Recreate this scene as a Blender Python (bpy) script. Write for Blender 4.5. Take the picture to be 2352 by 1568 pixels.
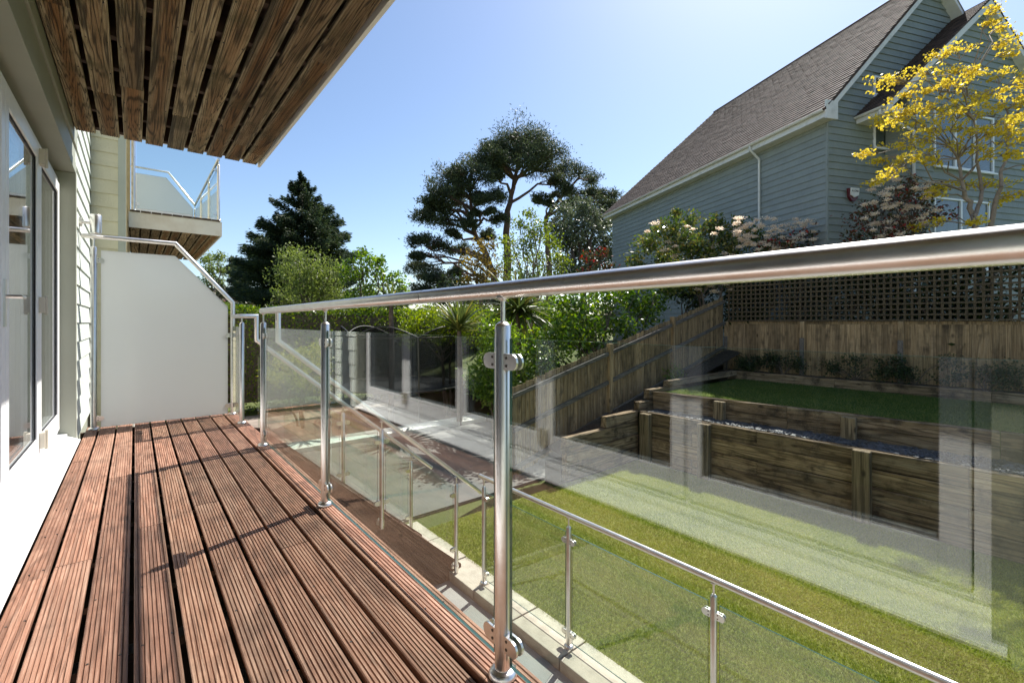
import bpy, math, random
import numpy as np
from mathutils import Vector, Matrix

# ------------------------------------------------------------------ camera, light, exposure
sc = bpy.context.scene
col = sc.collection
for o in list(bpy.data.objects):
    bpy.data.objects.remove(o)
R = math.radians
CAM_H = 1.0
YAW = R(39.65)
cam_d = bpy.data.cameras.new('camera')
cam = bpy.data.objects.new('camera', cam_d)
col.objects.link(cam)
cam.location = (0, 0, CAM_H)
cam.rotation_euler = (R(90), 0, -YAW)
cam_d.sensor_width = 36.0
cam_d.lens = 16.0
cam_d.shift_y = -0.0187
cam_d.clip_start = 0.02
cam_d.clip_end = 2000
sc.camera = cam

SUN = Vector((0.587, 0.186, 0.788)).normalized()
SUN_EL = math.asin(SUN.z)
SUN_AZ = math.atan2(SUN.x, SUN.y)
world = bpy.data.worlds.new('World')
sc.world = world
world.use_nodes = True
wt = world.node_tree
for n in list(wt.nodes):
    wt.nodes.remove(n)
sky = wt.nodes.new('ShaderNodeTexSky')
sky.sky_type = 'NISHITA'
sky.sun_disc = False
sky.sun_elevation = SUN_EL
sky.sun_rotation = SUN_AZ
sky.altitude = 50
sky.air_density = 1.0
sky.dust_density = 0.7
sky.ozone_density = 2.8
bg = wt.nodes.new('ShaderNodeBackground')
bg.inputs['Strength'].default_value = 0.10
wo = wt.nodes.new('ShaderNodeOutputWorld')
wt.links.new(sky.outputs[0], bg.inputs[0])
wt.links.new(bg.outputs[0], wo.inputs[0])
sun_d = bpy.data.lights.new('sun', 'SUN')
sun_d.energy = 5.0
sun_d.angle = R(0.53)
sun_d.color = (1.0, 0.95, 0.87)
sun_o = bpy.data.objects.new('sun', sun_d)
col.objects.link(sun_o)
sun_o.rotation_euler = (-SUN).to_track_quat('-Z', 'Y').to_euler()
sun_o.location = SUN * 60
sc.view_settings.view_transform = 'Standard'
sc.view_settings.look = 'None'
sc.view_settings.exposure = 0.85
sc.view_settings.gamma = 1.0
sc.view_settings.use_curve_mapping = False
sc.render.engine = 'CYCLES'
sc.cycles.max_bounces = 10
sc.cycles.diffuse_bounces = 4
sc.cycles.transparent_max_bounces = 32

# ------------------------------------------------------------------ helpers
FWD = (math.sin(YAW), math.cos(YAW))
RGT = (math.cos(YAW), -math.sin(YAW))


def at(u, v, d):
    """a place seen at (u, v) of a 2352-wide view, d metres ahead"""
    xc = (u - 1176) / 1045.0
    return Vector((d * (FWD[0] + xc * RGT[0]), d * (FWD[1] + xc * RGT[1]), CAM_H + d * (740 - v) / 1045.0))


OFF = {}


def thing(name, label, cat, loc=(0, 0, 0), rz=0.0, group=None):
    o = bpy.data.objects.new(name, None)
    o.empty_display_size = 0.2
    col.objects.link(o)
    o.location = loc
    o.rotation_euler = (0, 0, rz)
    tag(o, label, cat, group)
    OFF[o.name] = Vector((0, 0, 0))
    return o


def tag(o, label=None, cat=None, group=None, kind=None):
    if label: o['label'] = label
    if cat: o['category'] = cat
    if group: o['group'] = group
    if kind: o['kind'] = kind
    return o


class MB:
    def __init__(s, org=(0, 0, 0)):
        s.v, s.f, s.m = [], [], []
        s.org = Vector(org)

    def add(s, vs, fs, mi=0):
        b = len(s.v)
        s.v += [tuple(Vector(p) - s.org) for p in vs]
        s.f += [tuple(i + b for i in f) for f in fs]
        s.m += [mi] * len(fs)
        return s

    def box(s, x0, x1, y0, y1, z0, z1, mi=0):
        return s.add([(x0, y0, z0), (x1, y0, z0), (x1, y1, z0), (x0, y1, z0), (x0, y0, z1), (x1, y0, z1), (x1, y1, z1), (x0, y1, z1)],
                     [(0, 3, 2, 1), (4, 5, 6, 7), (0, 1, 5, 4), (1, 2, 6, 5), (2, 3, 7, 6), (3, 0, 4, 7)], mi)

    def bar(s, p, q, w, h, mi=0, up=(0, 0, 1)):
        """a rectangular bar from p to q"""
        p, q = Vector(p), Vector(q)
        d = (q - p).normalized()
        a = d.cross(Vector(up)).normalized() * (w / 2)
        b = a.cross(d).normalized() * (h / 2)
        vs = [p - a - b, p + a - b, p + a + b, p - a + b, q - a - b, q + a - b, q + a + b, q - a + b]
        return s.add(vs, [(0, 1, 2, 3), (7, 6, 5, 4), (0, 4, 5, 1), (1, 5, 6, 2), (2, 6, 7, 3), (3, 7, 4, 0)], mi)

    def prism(s, poly, vec, mi=0, mi_cap=None):
        """polygon (3d points) swept along vec"""
        n = len(poly)
        vec = Vector(vec)
        vs = [Vector(p) for p in poly] + [Vector(p) + vec for p in poly]
        s.add(vs, [(i, (i + 1) % n, n + (i + 1) % n, n + i) for i in range(n)], mi)
        b = len(s.v) - 2 * n
        s.f += [tuple(b + i for i in reversed(range(n))), tuple(b + n + i for i in range(n))]
        s.m += [mi if mi_cap is None else mi_cap] * 2
        return s

    def tube(s, pts, r, n=10, mi=0, caps=True):
        pts = [Vector(p) for p in pts]
        k = len(pts)
        rs = [r] * k if not hasattr(r, '__len__') else list(r)
        dirs = [(pts[i + 1] - pts[i]).normalized() for i in range(k - 1)]
        d0 = dirs[0]
        a = d0.orthogonal().normalized()
        vs = []
        for i in range(k):
            din = dirs[max(i - 1, 0)]
            dout = dirs[min(i, k - 2)]
            if i > 0 and i < k - 1:
                bis = din + dout
                bis = bis.normalized() if bis.length > 1e-6 else din
            else:
                bis = din if i else dout
            if i > 1:
                q = dirs[i - 2].rotation_difference(din)
                a = (q @ a)
            a = (a - din * a.dot(din)).normalized()
            b = din.cross(a)
            for j in range(n):
                t = 2 * math.pi * j / n
                p = (a * math.cos(t) + b * math.sin(t)) * rs[i]
                den = din.dot(bis)
                if abs(den) > 0.3:
                    p = p - din * (p.dot(bis) / den)
                vs.append(pts[i] + p)
        fs = []
        for i in range(k - 1):
            for j in range(n):
                fs.append((i * n + j, i * n + (j + 1) % n, (i + 1) * n + (j + 1) % n, (i + 1) * n + j))
        if caps:
            fs.append(tuple(reversed(range(n))))
            fs.append(tuple((k - 1) * n + j for j in range(n)))
        return s.add(vs, fs, mi)

    def lathe(s, prof, c, n=20, mi=0):
        """profile [(r, z)] round a vertical axis at c"""
        c = Vector(c)
        vs = []
        for r, z in prof:
            for j in range(n):
                t = 2 * math.pi * j / n
                vs.append(c + Vector((r * math.cos(t), r * math.sin(t), z)))
        k = len(prof)
        fs = []
        for i in range(k - 1):
            for j in range(n):
                fs.append((i * n + j, i * n + (j + 1) % n, (i + 1) * n + (j + 1) % n, (i + 1) * n + j))
        fs.append(tuple(reversed(range(n))))
        fs.append(tuple((k - 1) * n + j for j in range(n)))
        return s.add(vs, fs, mi)

    def build(s, name, mats, parent=None, smooth=None, bevel=0.0, kind=None, center=True):
        me = bpy.data.meshes.new(name)
        V = np.array(s.v, dtype=float).reshape(-1, 3)
        c = (V.min(0) + V.max(0)) / 2 if center else np.zeros(3)
        if center and parent is None:
            c[2] = V[:, 2].min()
        me.from_pydata([tuple(p) for p in V - c], [], s.f)
        if not isinstance(mats, (list, tuple)): mats = [mats]
        for m in mats: me.materials.append(m)
        if len(mats) > 1:
            me.polygons.foreach_set('material_index', s.m)
        if smooth is not None:
            me.polygons.foreach_set('use_smooth', [True] * len(me.polygons))
            me.set_sharp_from_angle(angle=R(smooth))
        me.update()
        o = bpy.data.objects.new(name, me)
        col.objects.link(o)
        cv = Vector(c)
        if parent is not None:
            o.parent = parent
            o.location = cv - OFF[parent.name]
        else:
            o.location = cv
        OFF[o.name] = cv
        if bevel:
            b = o.modifiers.new('bevel', 'BEVEL')
            b.width = bevel
            b.segments = 2
            b.limit_method = 'ANGLE'
        if kind: o['kind'] = kind
        return o


def inst(src, parent, loc, rot=(0, 0, 0), scale=(1, 1, 1), name=None):
    o = bpy.data.objects.new(name or src.name.split('.')[0], src.data)
    col.objects.link(o)
    o.parent = parent
    o.location = Vector(loc) - (OFF[parent.name] if parent else Vector((0, 0, 0)))
    o.rotation_euler = rot
    o.scale = scale
    return o


# ------------------------------------------------------------------ materials
def newmat(name):
    m = bpy.data.materials.new(name)
    m.use_nodes = True
    nt = m.node_tree
    for n in list(nt.nodes):
        nt.nodes.remove(n)
    out = nt.nodes.new('ShaderNodeOutputMaterial')
    return m, nt, out


def nd(nt, t, ins=None, **kw):
    n = nt.nodes.new('ShaderNode' + t)
    for k, v in kw.items():
        setattr(n, k, v)
    for k, v in (ins or {}).items():
        if isinstance(v, bpy.types.NodeSocket):
            nt.links.new(v, n.inputs[k])
        else:
            n.inputs[k].default_value = v
    return n


def math_(nt, op, a, b=0.0, c=None, clamp=False):
    ins = {0: a, 1: b}
    if c is not None: ins[2] = c
    return nd(nt, 'Math', ins, operation=op, use_clamp=clamp).outputs[0]


def ramp(nt, fac, stops, interp='LINEAR'):
    n = nd(nt, 'ValToRGB', {0: fac})
    n.color_ramp.interpolation = interp
    e = n.color_ramp.elements
    while len(e) > 1: e.remove(e[-1])
    e[0].position, e[0].color = stops[0][0], c4(stops[0][1])
    for p, c in stops[1:]:
        x = e.new(p)
        x.color = c4(c)
    return n.outputs[0]


def c4(c):
    if not hasattr(c, '__len__'): c = (c, c, c)
    return (c[0], c[1], c[2], 1.0)


def mixc(nt, fac, a, b, mode='MIX'):
    n = nd(nt, 'Mix', data_type='RGBA', blend_type=mode)
    for k, v in ((0, fac), (6, a), (7, b)):
        if isinstance(v, bpy.types.NodeSocket): nt.links.new(v, n.inputs[k])
        elif k == 0: n.inputs[0].default_value = v
        else: n.inputs[k].default_value = c4(v)
    return n.outputs[2]


def coords(nt, scale=(1, 1, 1), rnd=True, kind='Object'):
    tc = nd(nt, 'TexCoord')
    v = tc.outputs[kind]
    if rnd:
        oi = nd(nt, 'ObjectInfo')
        k = math_(nt, 'MULTIPLY', oi.outputs['Random'], 37.0)
        v = nd(nt, 'VectorMath', {0: v, 1: k}, operation='ADD').outputs[0]
    mp = nd(nt, 'Mapping', {0: v})
    mp.inputs['Scale'].default_value = scale
    return mp.outputs[0]


def noise(nt, vec, scale, detail=4, rough=0.55, dist=0.0):
    return nd(nt, 'TexNoise', {'Vector': vec, 'Scale': scale, 'Detail': detail, 'Roughness': rough, 'Distortion': dist}).outputs[0]


def bump(nt, h, strength, dist=0.01):
    return nd(nt, 'Bump', {'Height': h, 'Strength': strength, 'Distance': dist}).outputs[0]


def simple(name, c, rough=0.6, metal=0.0, var=0.12, ns=6.0, bmp=0.0, bs=60.0, dirt=None, spec=0.5):
    m, nt, out = newmat(name)
    v = coords(nt)
    n1 = noise(nt, v, ns, 5)
    lo = tuple(max(0, x * (1 - var)) for x in c)
    hi = tuple(min(1, x * (1 + var)) for x in c)
    cc = ramp(nt, n1, [(0.3, lo), (0.7, hi)])
    if dirt:
        n3 = noise(nt, v, ns * 0.45, 7, 0.7)
        cc = mixc(nt, ramp(nt, n3, [(0.52, 0.0), (0.72, dirt[1])]), cc, dirt[0])
    b = nd(nt, 'BsdfPrincipled', {'Base Color': cc, 'Roughness': rough, 'Metallic': metal, 'Specular IOR Level': spec})
    if bmp:
        nt.links.new(bump(nt, noise(nt, v, bs, 3), bmp), b.inputs['Normal'])
    nt.links.new(b.outputs[0], out.inputs[0])
    return m


def wood(name, stops, along='Y', fine=70.0, ring=9.0, ringk=5.0, ringdark=0.45, rough=0.7, bmp=0.35, heart=None, stain=None, knots=True, objvar=0.25, half=0.06, bleach=None):
    """weathered timber: stretched grain, cathedral rings, knots; heart = colour down the middle of the board"""
    m, nt, out = newmat(name)
    st = 0.05
    sc1 = {'X': (st, 1, 1), 'Y': (1, st, 1), 'Z': (1, 1, st)}[along]
    sc2 = {'X': (0.12, 1, 1), 'Y': (1, 0.12, 1), 'Z': (1, 1, 0.12)}[along]
    scr_ = {'X': (0.05, 1, 1), 'Y': (1, 0.05, 1), 'Z': (1, 1, 0.05)}[along]
    v1 = coords(nt, sc1)
    v2 = coords(nt, sc2)
    v3 = coords(nt)
    g = noise(nt, v1, fine, 6, 0.7, 0.3)
    base = ramp(nt, g, stops)
    big = noise(nt, v2, 3.2, 4, 0.6)
    base = mixc(nt, ramp(nt, big, [(0.35, 0.0), (0.7, 0.65)]), base, ramp(nt, g, [(s[0], tuple(x * 0.62 for x in s[1])) for s in stops]))
    if heart:
        sp = nd(nt, 'SeparateXYZ', {0: nd(nt, 'TexCoord').outputs['Object']})
        ax = math_(nt, 'ABSOLUTE', sp.outputs[0])
        w = noise(nt, v2, 2.6, 3, 0.5)
        hh = math_(nt, 'SUBTRACT', math_(nt, 'MULTIPLY', w, half * 1.7), ax)
        hf = ramp(nt, math_(nt, 'MULTIPLY', hh, 26.0), [(0.0, 0.0), (0.75, 0.9)])
        hr_ = math_(nt, 'MULTIPLY_ADD', math_(nt, 'FRACT', math_(nt, 'MULTIPLY', nd(nt, 'ObjectInfo').outputs['Random'], 7.3)), 1.5, 0.15, clamp=True)
        hf = math_(nt, 'MULTIPLY', hf, hr_)
        base = mixc(nt, hf, base, ramp(nt, g, [(0.25, tuple(x * 0.45 for x in heart)), (0.75, heart)]))
    rg = noise(nt, coords(nt, scr_), ring * 0.6, 3, 0.45, 0.5)
    sn = math_(nt, 'SINE', math_(nt, 'MULTIPLY', rg, ringk * 26.0))
    line = ramp(nt, sn, [(0.2, 0.0), (1.0, ringdark)])
    base = mixc(nt, line, base, (0.012, 0.008, 0.005))
    h = math_(nt, 'SUBTRACT', g, math_(nt, 'MULTIPLY', line, 0.6))
    if knots:
        vk = nd(nt, 'TexVoronoi', {'Vector': coords(nt, {'X': (0.45, 1, 1), 'Y': (1, 0.45, 1), 'Z': (1, 1, 0.45)}[along]), 'Scale': 4.2})
        kn = ramp(nt, vk.outputs['Distance'], [(0.05, 0.85), (0.13, 0.0)])
        base = mixc(nt, kn, base, tuple(x * 0.3 for x in stops[0][1]))
    if bleach:
        nb_ = noise(nt, v2, bleach[2] * 2.0, 6, 0.7)
        base = mixc(nt, ramp(nt, nb_, [(0.52, 0.0), (0.74, bleach[1])]), base, bleach[0])
    if stain:
        ns = noise(nt, v3, stain[2], 6, 0.65)
        base = mixc(nt, ramp(nt, ns, [(0.5, 0.0), (0.68, stain[1])]), base, stain[0])
    oi = nd(nt, 'ObjectInfo')
    k = math_(nt, 'MULTIPLY_ADD', oi.outputs['Random'], objvar, 1 - objvar * 0.6)
    cb = nd(nt, 'CombineColor', {0: k, 1: k, 2: k})
    base = mixc(nt, 1.0, base, cb.outputs[0], 'MULTIPLY')
    b = nd(nt, 'BsdfPrincipled', {'Base Color': base, 'Roughness': rough, 'Specular IOR Level': 0.35})
    nt.links.new(bump(nt, h, bmp, 0.006), b.inputs['Normal'])
    nt.links.new(b.outputs[0], out.inputs[0])
    return m


def glass(name, tint=(0.93, 0.965, 0.945), f0=0.055, film=0.0):
    """a clear pane: see-through with a Fresnel reflection on each face"""
    m, nt, out = newmat(name)
    lw = nd(nt, 'LayerWeight', {'Blend': 0.5})
    p = math_(nt, 'POWER', lw.outputs['Facing'], 5.0)
    fr = math_(nt, 'MULTIPLY_ADD', p, 1 - f0, f0)
    tr = nd(nt, 'BsdfTransparent', {0: c4(tint)})
    gl = nd(nt, 'BsdfGlossy', {0: c4((1, 1, 1)), 'Roughness': 0.0})
    mx = nd(nt, 'MixShader', {0: fr, 1: tr.outputs[0], 2: gl.outputs[0]})
    last = mx.outputs[0]
    if film:
        df = nd(nt, 'BsdfDiffuse', {0: c4((0.8, 0.82, 0.78))})
        v = coords(nt)
        n1 = noise(nt, v, 2.5, 6, 0.7)
        k = ramp(nt, n1, [(0.35, film * 0.3), (0.75, film)])
        last = nd(nt, 'MixShader', {0: k, 1: last, 2: df.outputs[0]}).outputs[0]
    nt.links.new(last, out.inputs[0])
    return m


def leafmat(name, cols, trans=0.35, rough=0.45, spec=0.4, tcol=None):
    m, nt, out = newmat(name)
    at_ = nd(nt, 'Attribute', attribute_name='rnd')
    st = [(i / max(1, len(cols) - 1), c) for i, c in enumerate(cols)]
    c = ramp(nt, at_.outputs['Fac'], st)
    b = nd(nt, 'BsdfPrincipled', {'Base Color': c, 'Roughness': rough, 'Specular IOR Level': spec})
    t = nd(nt, 'BsdfTranslucent')
    if tcol:
        nt.links.new(mixc(nt, 0.6, c, tcol), t.inputs[0])
    else:
        hs = nd(nt, 'HueSaturation', {'Saturation': 1.15, 'Value': 1.5, 'Color': c})
        nt.links.new(hs.outputs[0], t.inputs[0])
    mx = nd(nt, 'MixShader', {0: trans, 1: b.outputs[0], 2: t.outputs[0]})
    nt.links.new(mx.outputs[0], out.inputs[0])
    return m


def steel_mat():
    m, nt, out = newmat('brushed_steel')
    v = coords(nt, (1, 1, 1))
    n1 = noise(nt, v, 7, 6, 0.7)
    cc = ramp(nt, n1, [(0.35, (0.72, 0.69, 0.65)), (0.62, (0.80, 0.785, 0.76))])
    n2 = noise(nt, v, 130, 4, 0.6)
    spots = ramp(nt, n2, [(0.74, 0.0), (0.80, 0.3)])
    cc = mixc(nt, spots, cc, (0.18, 0.12, 0.08))
    rg = math_(nt, 'MULTIPLY_ADD', n1, 0.18, 0.22)
    b = nd(nt, 'BsdfPrincipled', {'Base Color': cc, 'Metallic': 1.0, 'Roughness': rg})
    nt.links.new(b.outputs[0], out.inputs[0])
    return m


def frosted_mat():
    m, nt, out = newmat('frosted_glass')
    v = coords(nt)
    n1 = noise(nt, v, 1.6, 4, 0.5)
    c = ramp(nt, n1, [(0.3, (0.765, 0.765, 0.755)), (0.7, (0.815, 0.815, 0.81))])
    d = nd(nt, 'BsdfDiffuse', {0: c})
    t = nd(nt, 'BsdfTranslucent', {0: c4((0.745, 0.755, 0.75))})
    r = nd(nt, 'BsdfRefraction', {0: c4((0.87, 0.89, 0.88)), 'Roughness': 0.55, 'IOR': 1.05})
    g = nd(nt, 'BsdfGlossy', {0: c4((1, 1, 1)), 'Roughness': 0.35})
    a = nd(nt, 'MixShader', {0: 0.62, 1: d.outputs[0], 2: t.outputs[0]})
    a2 = nd(nt, 'MixShader', {0: 0.25, 1: a.outputs[0], 2: r.outputs[0]})
    a3 = nd(nt, 'MixShader', {0: 0.05, 1: a2.outputs[0], 2: g.outputs[0]})
    nt.links.new(a3.outputs[0], out.inputs[0])
    return m


def turf_mat(name, c1, c2, c3, scale=7.0):
    m, nt, out = newmat(name)
    v = coords(nt, rnd=False)
    n1 = noise(nt, v, 130, 5, 0.75)
    n2 = noise(nt, v, scale * 0.25, 4, 0.6)
    c = ramp(nt, n1, [(0.3, c1), (0.5, c2), (0.72, c3)])
    c = mixc(nt, ramp(nt, n2, [(0.35, 0.0), (0.7, 0.5)]), c, c3)
    b = nd(nt, 'BsdfPrincipled', {'Base Color': c, 'Roughness': 0.8, 'Specular IOR Level': 0.2})
    nt.links.new(bump(nt, n1, 0.8, 0.02), b.inputs['Normal'])
    nt.links.new(b.outputs[0], out.inputs[0])
    return m


M = {}
M['deck'] = wood('deck_timber', [(0.22, (0.15, 0.072, 0.045)), (0.48, (0.325, 0.165, 0.108)), (0.76, (0.51, 0.32, 0.23))], 'Y', fine=85, ring=14, ringk=3.0,
                 ringdark=0.36, rough=0.62, bmp=0.6, stain=((0.10, 0.052, 0.036), 0.55, 4.5), objvar=0.5, bleach=((0.50, 0.33, 0.24), 0.55, 2.2))
M['stairwood'] = wood('stair_timber', [(0.25, (0.085, 0.045, 0.03)), (0.5, (0.17, 0.09, 0.06)), (0.72, (0.27, 0.16, 0.11))], 'Y', fine=85, rough=0.7)
M['soffit'] = wood('weathered_soffit_timber', [(0.25, (0.18, 0.132, 0.068)), (0.5, (0.39, 0.31, 0.185)), (0.75, (0.60, 0.51, 0.345))], 'Y', fine=60, ring=12, ringk=4.5,
                   ringdark=0.8, rough=0.8, bmp=0.4, heart=(0.33, 0.16, 0.055), stain=((0.075, 0.068, 0.03), 0.65, 3.0), objvar=0.6)
M['joist'] = simple('dark_joist_timber', (0.07, 0.045, 0.028), 0.85, var=0.35, ns=9)
M['fence'] = wood('fence_timber', [(0.25, (0.23, 0.145, 0.07)), (0.5, (0.42, 0.29, 0.155)), (0.75, (0.58, 0.43, 0.26))], 'Z', fine=60, ring=9, ringk=2.5, ringdark=0.4,
                  rough=0.85, stain=((0.06, 0.045, 0.028), 0.75, 2.0), objvar=0.5)
M['rail_wood'] = wood('grey_arris_timber', [(0.25, (0.09, 0.075, 0.06)), (0.5, (0.19, 0.165, 0.14)), (0.75, (0.30, 0.27, 0.23))], 'X', fine=60, ringdark=0.4, rough=0.85, objvar=0.4)
M['sleeper'] = wood('sleeper_timber', [(0.22, (0.115, 0.070, 0.040)), (0.5, (0.33, 0.225, 0.135)), (0.75, (0.52, 0.39, 0.26))], 'Y', fine=34, ring=7, ringk=2.6, ringdark=0.6,
                    rough=0.88, bmp=0.8, stain=((0.03, 0.02, 0.014), 0.85, 3.0), objvar=0.6, bleach=((0.50, 0.41, 0.30), 0.6, 2.5))
M['sleeper_x'] = wood('sleeper_timber_cross', [(0.22, (0.115, 0.070, 0.040)), (0.5, (0.33, 0.225, 0.135)), (0.75, (0.52, 0.39, 0.26))], 'X', fine=34, ring=7, ringk=2.6, ringdark=0.6,
                      rough=0.88, bmp=0.8, stain=((0.03, 0.02, 0.014), 0.85, 3.0), objvar=0.6, bleach=((0.50, 0.41, 0.30), 0.6, 2.5))
M['sleeper_z'] = wood('sleeper_post_timber', [(0.22, (0.10, 0.07, 0.042)), (0.5, (0.26, 0.19, 0.115)), (0.75, (0.40, 0.31, 0.20))], 'Z', fine=34, ring=7, ringk=2.6, ringdark=0.6,
                      rough=0.88, bmp=0.8, objvar=0.4)
M['trellis'] = wood('trellis_timber', [(0.25, (0.06, 0.043, 0.026)), (0.5, (0.11, 0.083, 0.05)), (0.75, (0.17, 0.13, 0.085))], 'Z', fine=60, ringdark=0.3, rough=0.85, knots=False)
M['steel'] = steel_mat()
M['screw'] = simple('dark_screw', (0.10, 0.09, 0.08), 0.4, 0.8)
M['glass'] = glass('clear_glass')
M['glass_edge'] = simple('glass_edge_green', (0.035, 0.085, 0.075), 0.08, var=0.05, spec=0.8)
M['window_glass'] = glass('window_glass', (0.80, 0.83, 0.84), 0.06)
M['frosted'] = frosted_mat()
M['upvc'] = simple('white_upvc', (0.88, 0.885, 0.89), 0.3, var=0.03)
M['sill'] = simple('white_sill', (0.84, 0.845, 0.85), 0.35, var=0.03)
M['hinge'] = simple('cream_hinge', (0.62, 0.57, 0.47), 0.4, var=0.05)
M['gasket'] = simple('black_gasket', (0.015, 0.015, 0.02), 0.6)
M['black'] = simple('black_plastic', (0.02, 0.02, 0.022), 0.5)


def siding_mat(name, c, dirt):
    m, nt, out = newmat(name)
    v2 = coords(nt, (1, 0.10, 1))
    v3 = coords(nt)
    rg = noise(nt, v2, 7.0, 3, 0.5, 0.5)
    sn = math_(nt, 'SINE', math_(nt, 'MULTIPLY', rg, 90.0))
    n1 = noise(nt, v3, 1.7, 6, 0.65)
    cc = ramp(nt, n1, [(0.3, tuple(x * 0.88 for x in c)), (0.7, tuple(min(1, x * 1.08) for x in c))])
    n2 = noise(nt, coords(nt, (3.0, 3.0, 0.5)), 2.3, 6, 0.7)
    cc = mixc(nt, ramp(nt, n2, [(0.5, 0.0), (0.75, 0.35)]), cc, dirt)
    oi = nd(nt, 'ObjectInfo')
    k = math_(nt, 'MULTIPLY_ADD', oi.outputs['Random'], 0.10, 0.95)
    cb = nd(nt, 'CombineColor', {0: k, 1: k, 2: k})
    cc = mixc(nt, 1.0, cc, cb.outputs[0], 'MULTIPLY')
    b = nd(nt, 'BsdfPrincipled', {'Base Color': cc, 'Roughness': 0.55, 'Specular IOR Level': 0.4})
    nt.links.new(bump(nt, sn, 0.25, 0.004), b.inputs['Normal'])
    nt.links.new(b.outputs[0], out.inputs[0])
    return m


M['siding'] = siding_mat('sage_siding', (0.62, 0.665, 0.615), (0.42, 0.45, 0.36))
M['siding_cream'] = siding_mat('pale_sage_siding', (0.55, 0.505, 0.345), (0.40, 0.36, 0.22))
M['trim'] = simple('sage_trim', (0.34, 0.355, 0.29), 0.5, var=0.06, ns=3)
M['siding_blue'] = siding_mat('blue_grey_siding', (0.262, 0.292, 0.275), (0.17, 0.20, 0.17))
M['white_board'] = simple('white_fascia', (0.72, 0.71, 0.68), 0.5, var=0.05, dirt=((0.30, 0.29, 0.22), 0.5))
M['fascia'] = simple('stained_white_fascia', (0.74, 0.72, 0.66), 0.5, var=0.05, ns=3, dirt=((0.45, 0.34, 0.22), 0.35))
M['tile'] = simple('brown_roof_tile', (0.074, 0.047, 0.038), 0.85, var=0.6, ns=5.0, bmp=0.3, dirt=((0.17, 0.13, 0.10), 0.5))
M['concrete'] = simple('grey_concrete', (0.30, 0.288, 0.275), 0.85, var=0.10, ns=3, bmp=0.15, bs=140, dirt=((0.25, 0.235, 0.215), 0.6))
M['slab'] = simple('buff_paving', (0.47, 0.41, 0.34), 0.85, var=0.14, ns=9, bmp=0.4, bs=90, dirt=((0.27, 0.24, 0.20), 0.7))
M['kerbstone'] = simple('pale_stone', (0.82, 0.81, 0.77), 0.85, var=0.1, ns=6, bmp=0.2)
M['brown_patio'] = simple('brown_paving', (0.26, 0.215, 0.185), 0.85, var=0.25, ns=2, bmp=0.2)
M['turf'] = turf_mat('artificial_turf_base', (0.09, 0.12, 0.014), (0.16, 0.19, 0.028), (0.24, 0.235, 0.05))
M['far_ground'] = turf_mat('garden_ground', (0.05, 0.08, 0.015), (0.09, 0.12, 0.03), (0.15, 0.15, 0.06))
M['soil'] = simple('dark_soil', (0.045, 0.033, 0.024), 0.95, var=0.5, ns=14, bmp=0.8, bs=50)
M['slate'] = simple('blue_slate', (0.075, 0.073, 0.085), 0.6, var=0.5, ns=3, bmp=0.2)
M['bark'] = simple('grey_brown_bark', (0.13, 0.10, 0.08), 0.9, var=0.35, ns=8, bmp=0.8, bs=30)
M['bark_pine'] = simple('red_brown_bark', (0.125, 0.075, 0.055), 0.9, var=0.4, ns=3, bmp=0.8, bs=12)
M['bark_pale'] = simple('pale_bark', (0.30, 0.235, 0.18), 0.85, var=0.25, ns=9, bmp=0.5, bs=40)
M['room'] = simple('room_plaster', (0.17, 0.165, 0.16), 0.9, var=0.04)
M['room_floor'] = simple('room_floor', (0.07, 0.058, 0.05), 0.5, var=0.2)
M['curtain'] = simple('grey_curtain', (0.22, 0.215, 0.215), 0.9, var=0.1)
M['alarm_white'] = simple('alarm_white', (0.75, 0.73, 0.66), 0.4)
M['alarm_red'] = simple('alarm_maroon', (0.12, 0.015, 0.02), 0.4)
M['net'] = None

# ------------------------------------------------------------------ ground
GZ = -1.77      # patio level
LZ = -1.69      # lawn level
UZ = -0.45      # upper lawn
DECK_E = 0.877  # deck outer edge
RX = 0.805      # railing line
WX = -0.40      # house wall face


def struct(o):
    o['kind'] = 'structure'
    return o


struct(MB().box(-600, 600, -600, 600, GZ - 0.30, GZ - 0.05).build('ground', M['far_ground']))
struct(MB().box(-3.0, 2.60, -6, 5.9, GZ - 0.04, GZ).build('patio', M['concrete']))
M['shade_paving'] = simple('shade_darkened_paving', (0.14, 0.135, 0.13), 0.85, var=0.15, ns=3, bmp=0.2)  # patio paving darkened so its colour carries the shade lying there
struct(MB().box(-0.4, 7.6, 5.904, 10.30, GZ - 0.04, GZ + 0.0).build('patio', M['shade_paving']))
struct(MB().box(-3.0, 7.6, 10.90, 15.4, GZ - 0.045, GZ - 0.012).build('neighbour_patio', M['brown_patio']))

kerb = struct(MB().box(1.4, 7.6, 10.302, 10.898, GZ - 0.04, GZ + 0.10).build('kerb', M['kerbstone'], bevel=0.01))

# lawn: a turf base plus short blades
lawn = struct(MB().box(2.93, 7.62, -6, 5.28, GZ - 0.04, LZ).build('lawn', M['turf']))
ulawn = struct(MB().prism([(8.20, 5.28, LZ), (9.13, -6, LZ), (11.88, -6, LZ), (11.88, 5.28, LZ)], (0, 0, UZ - LZ)).build('upper_lawn', M['turf']))
struct(MB().prism([(7.70, 5.28, LZ - 0.05), (7.70, -6, LZ - 0.05), (9.12, -6, LZ - 0.05), (8.19, 5.28, LZ - 0.05)], (0, 0, -0.80 - LZ + 0.05)).build('gravel_bed', M['soil']))
struct(MB().box(12.02, 12.47, -6, 5.85, LZ, -0.27).build('planting_bed', M['soil']))


def hill(name, xs, ys, fz, mat):
    m = MB()
    nx, ny = len(xs), len(ys)
    vs = [(x, y, fz(x, y)) for y in ys for x in xs]
    fs = [(j * nx + i, j * nx + i + 1, (j + 1) * nx + i + 1, (j + 1) * nx + i) for j in range(ny - 1) for i in range(nx - 1)]
    m.add(vs, fs)
    return struct(m.build(name, mat))


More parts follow.
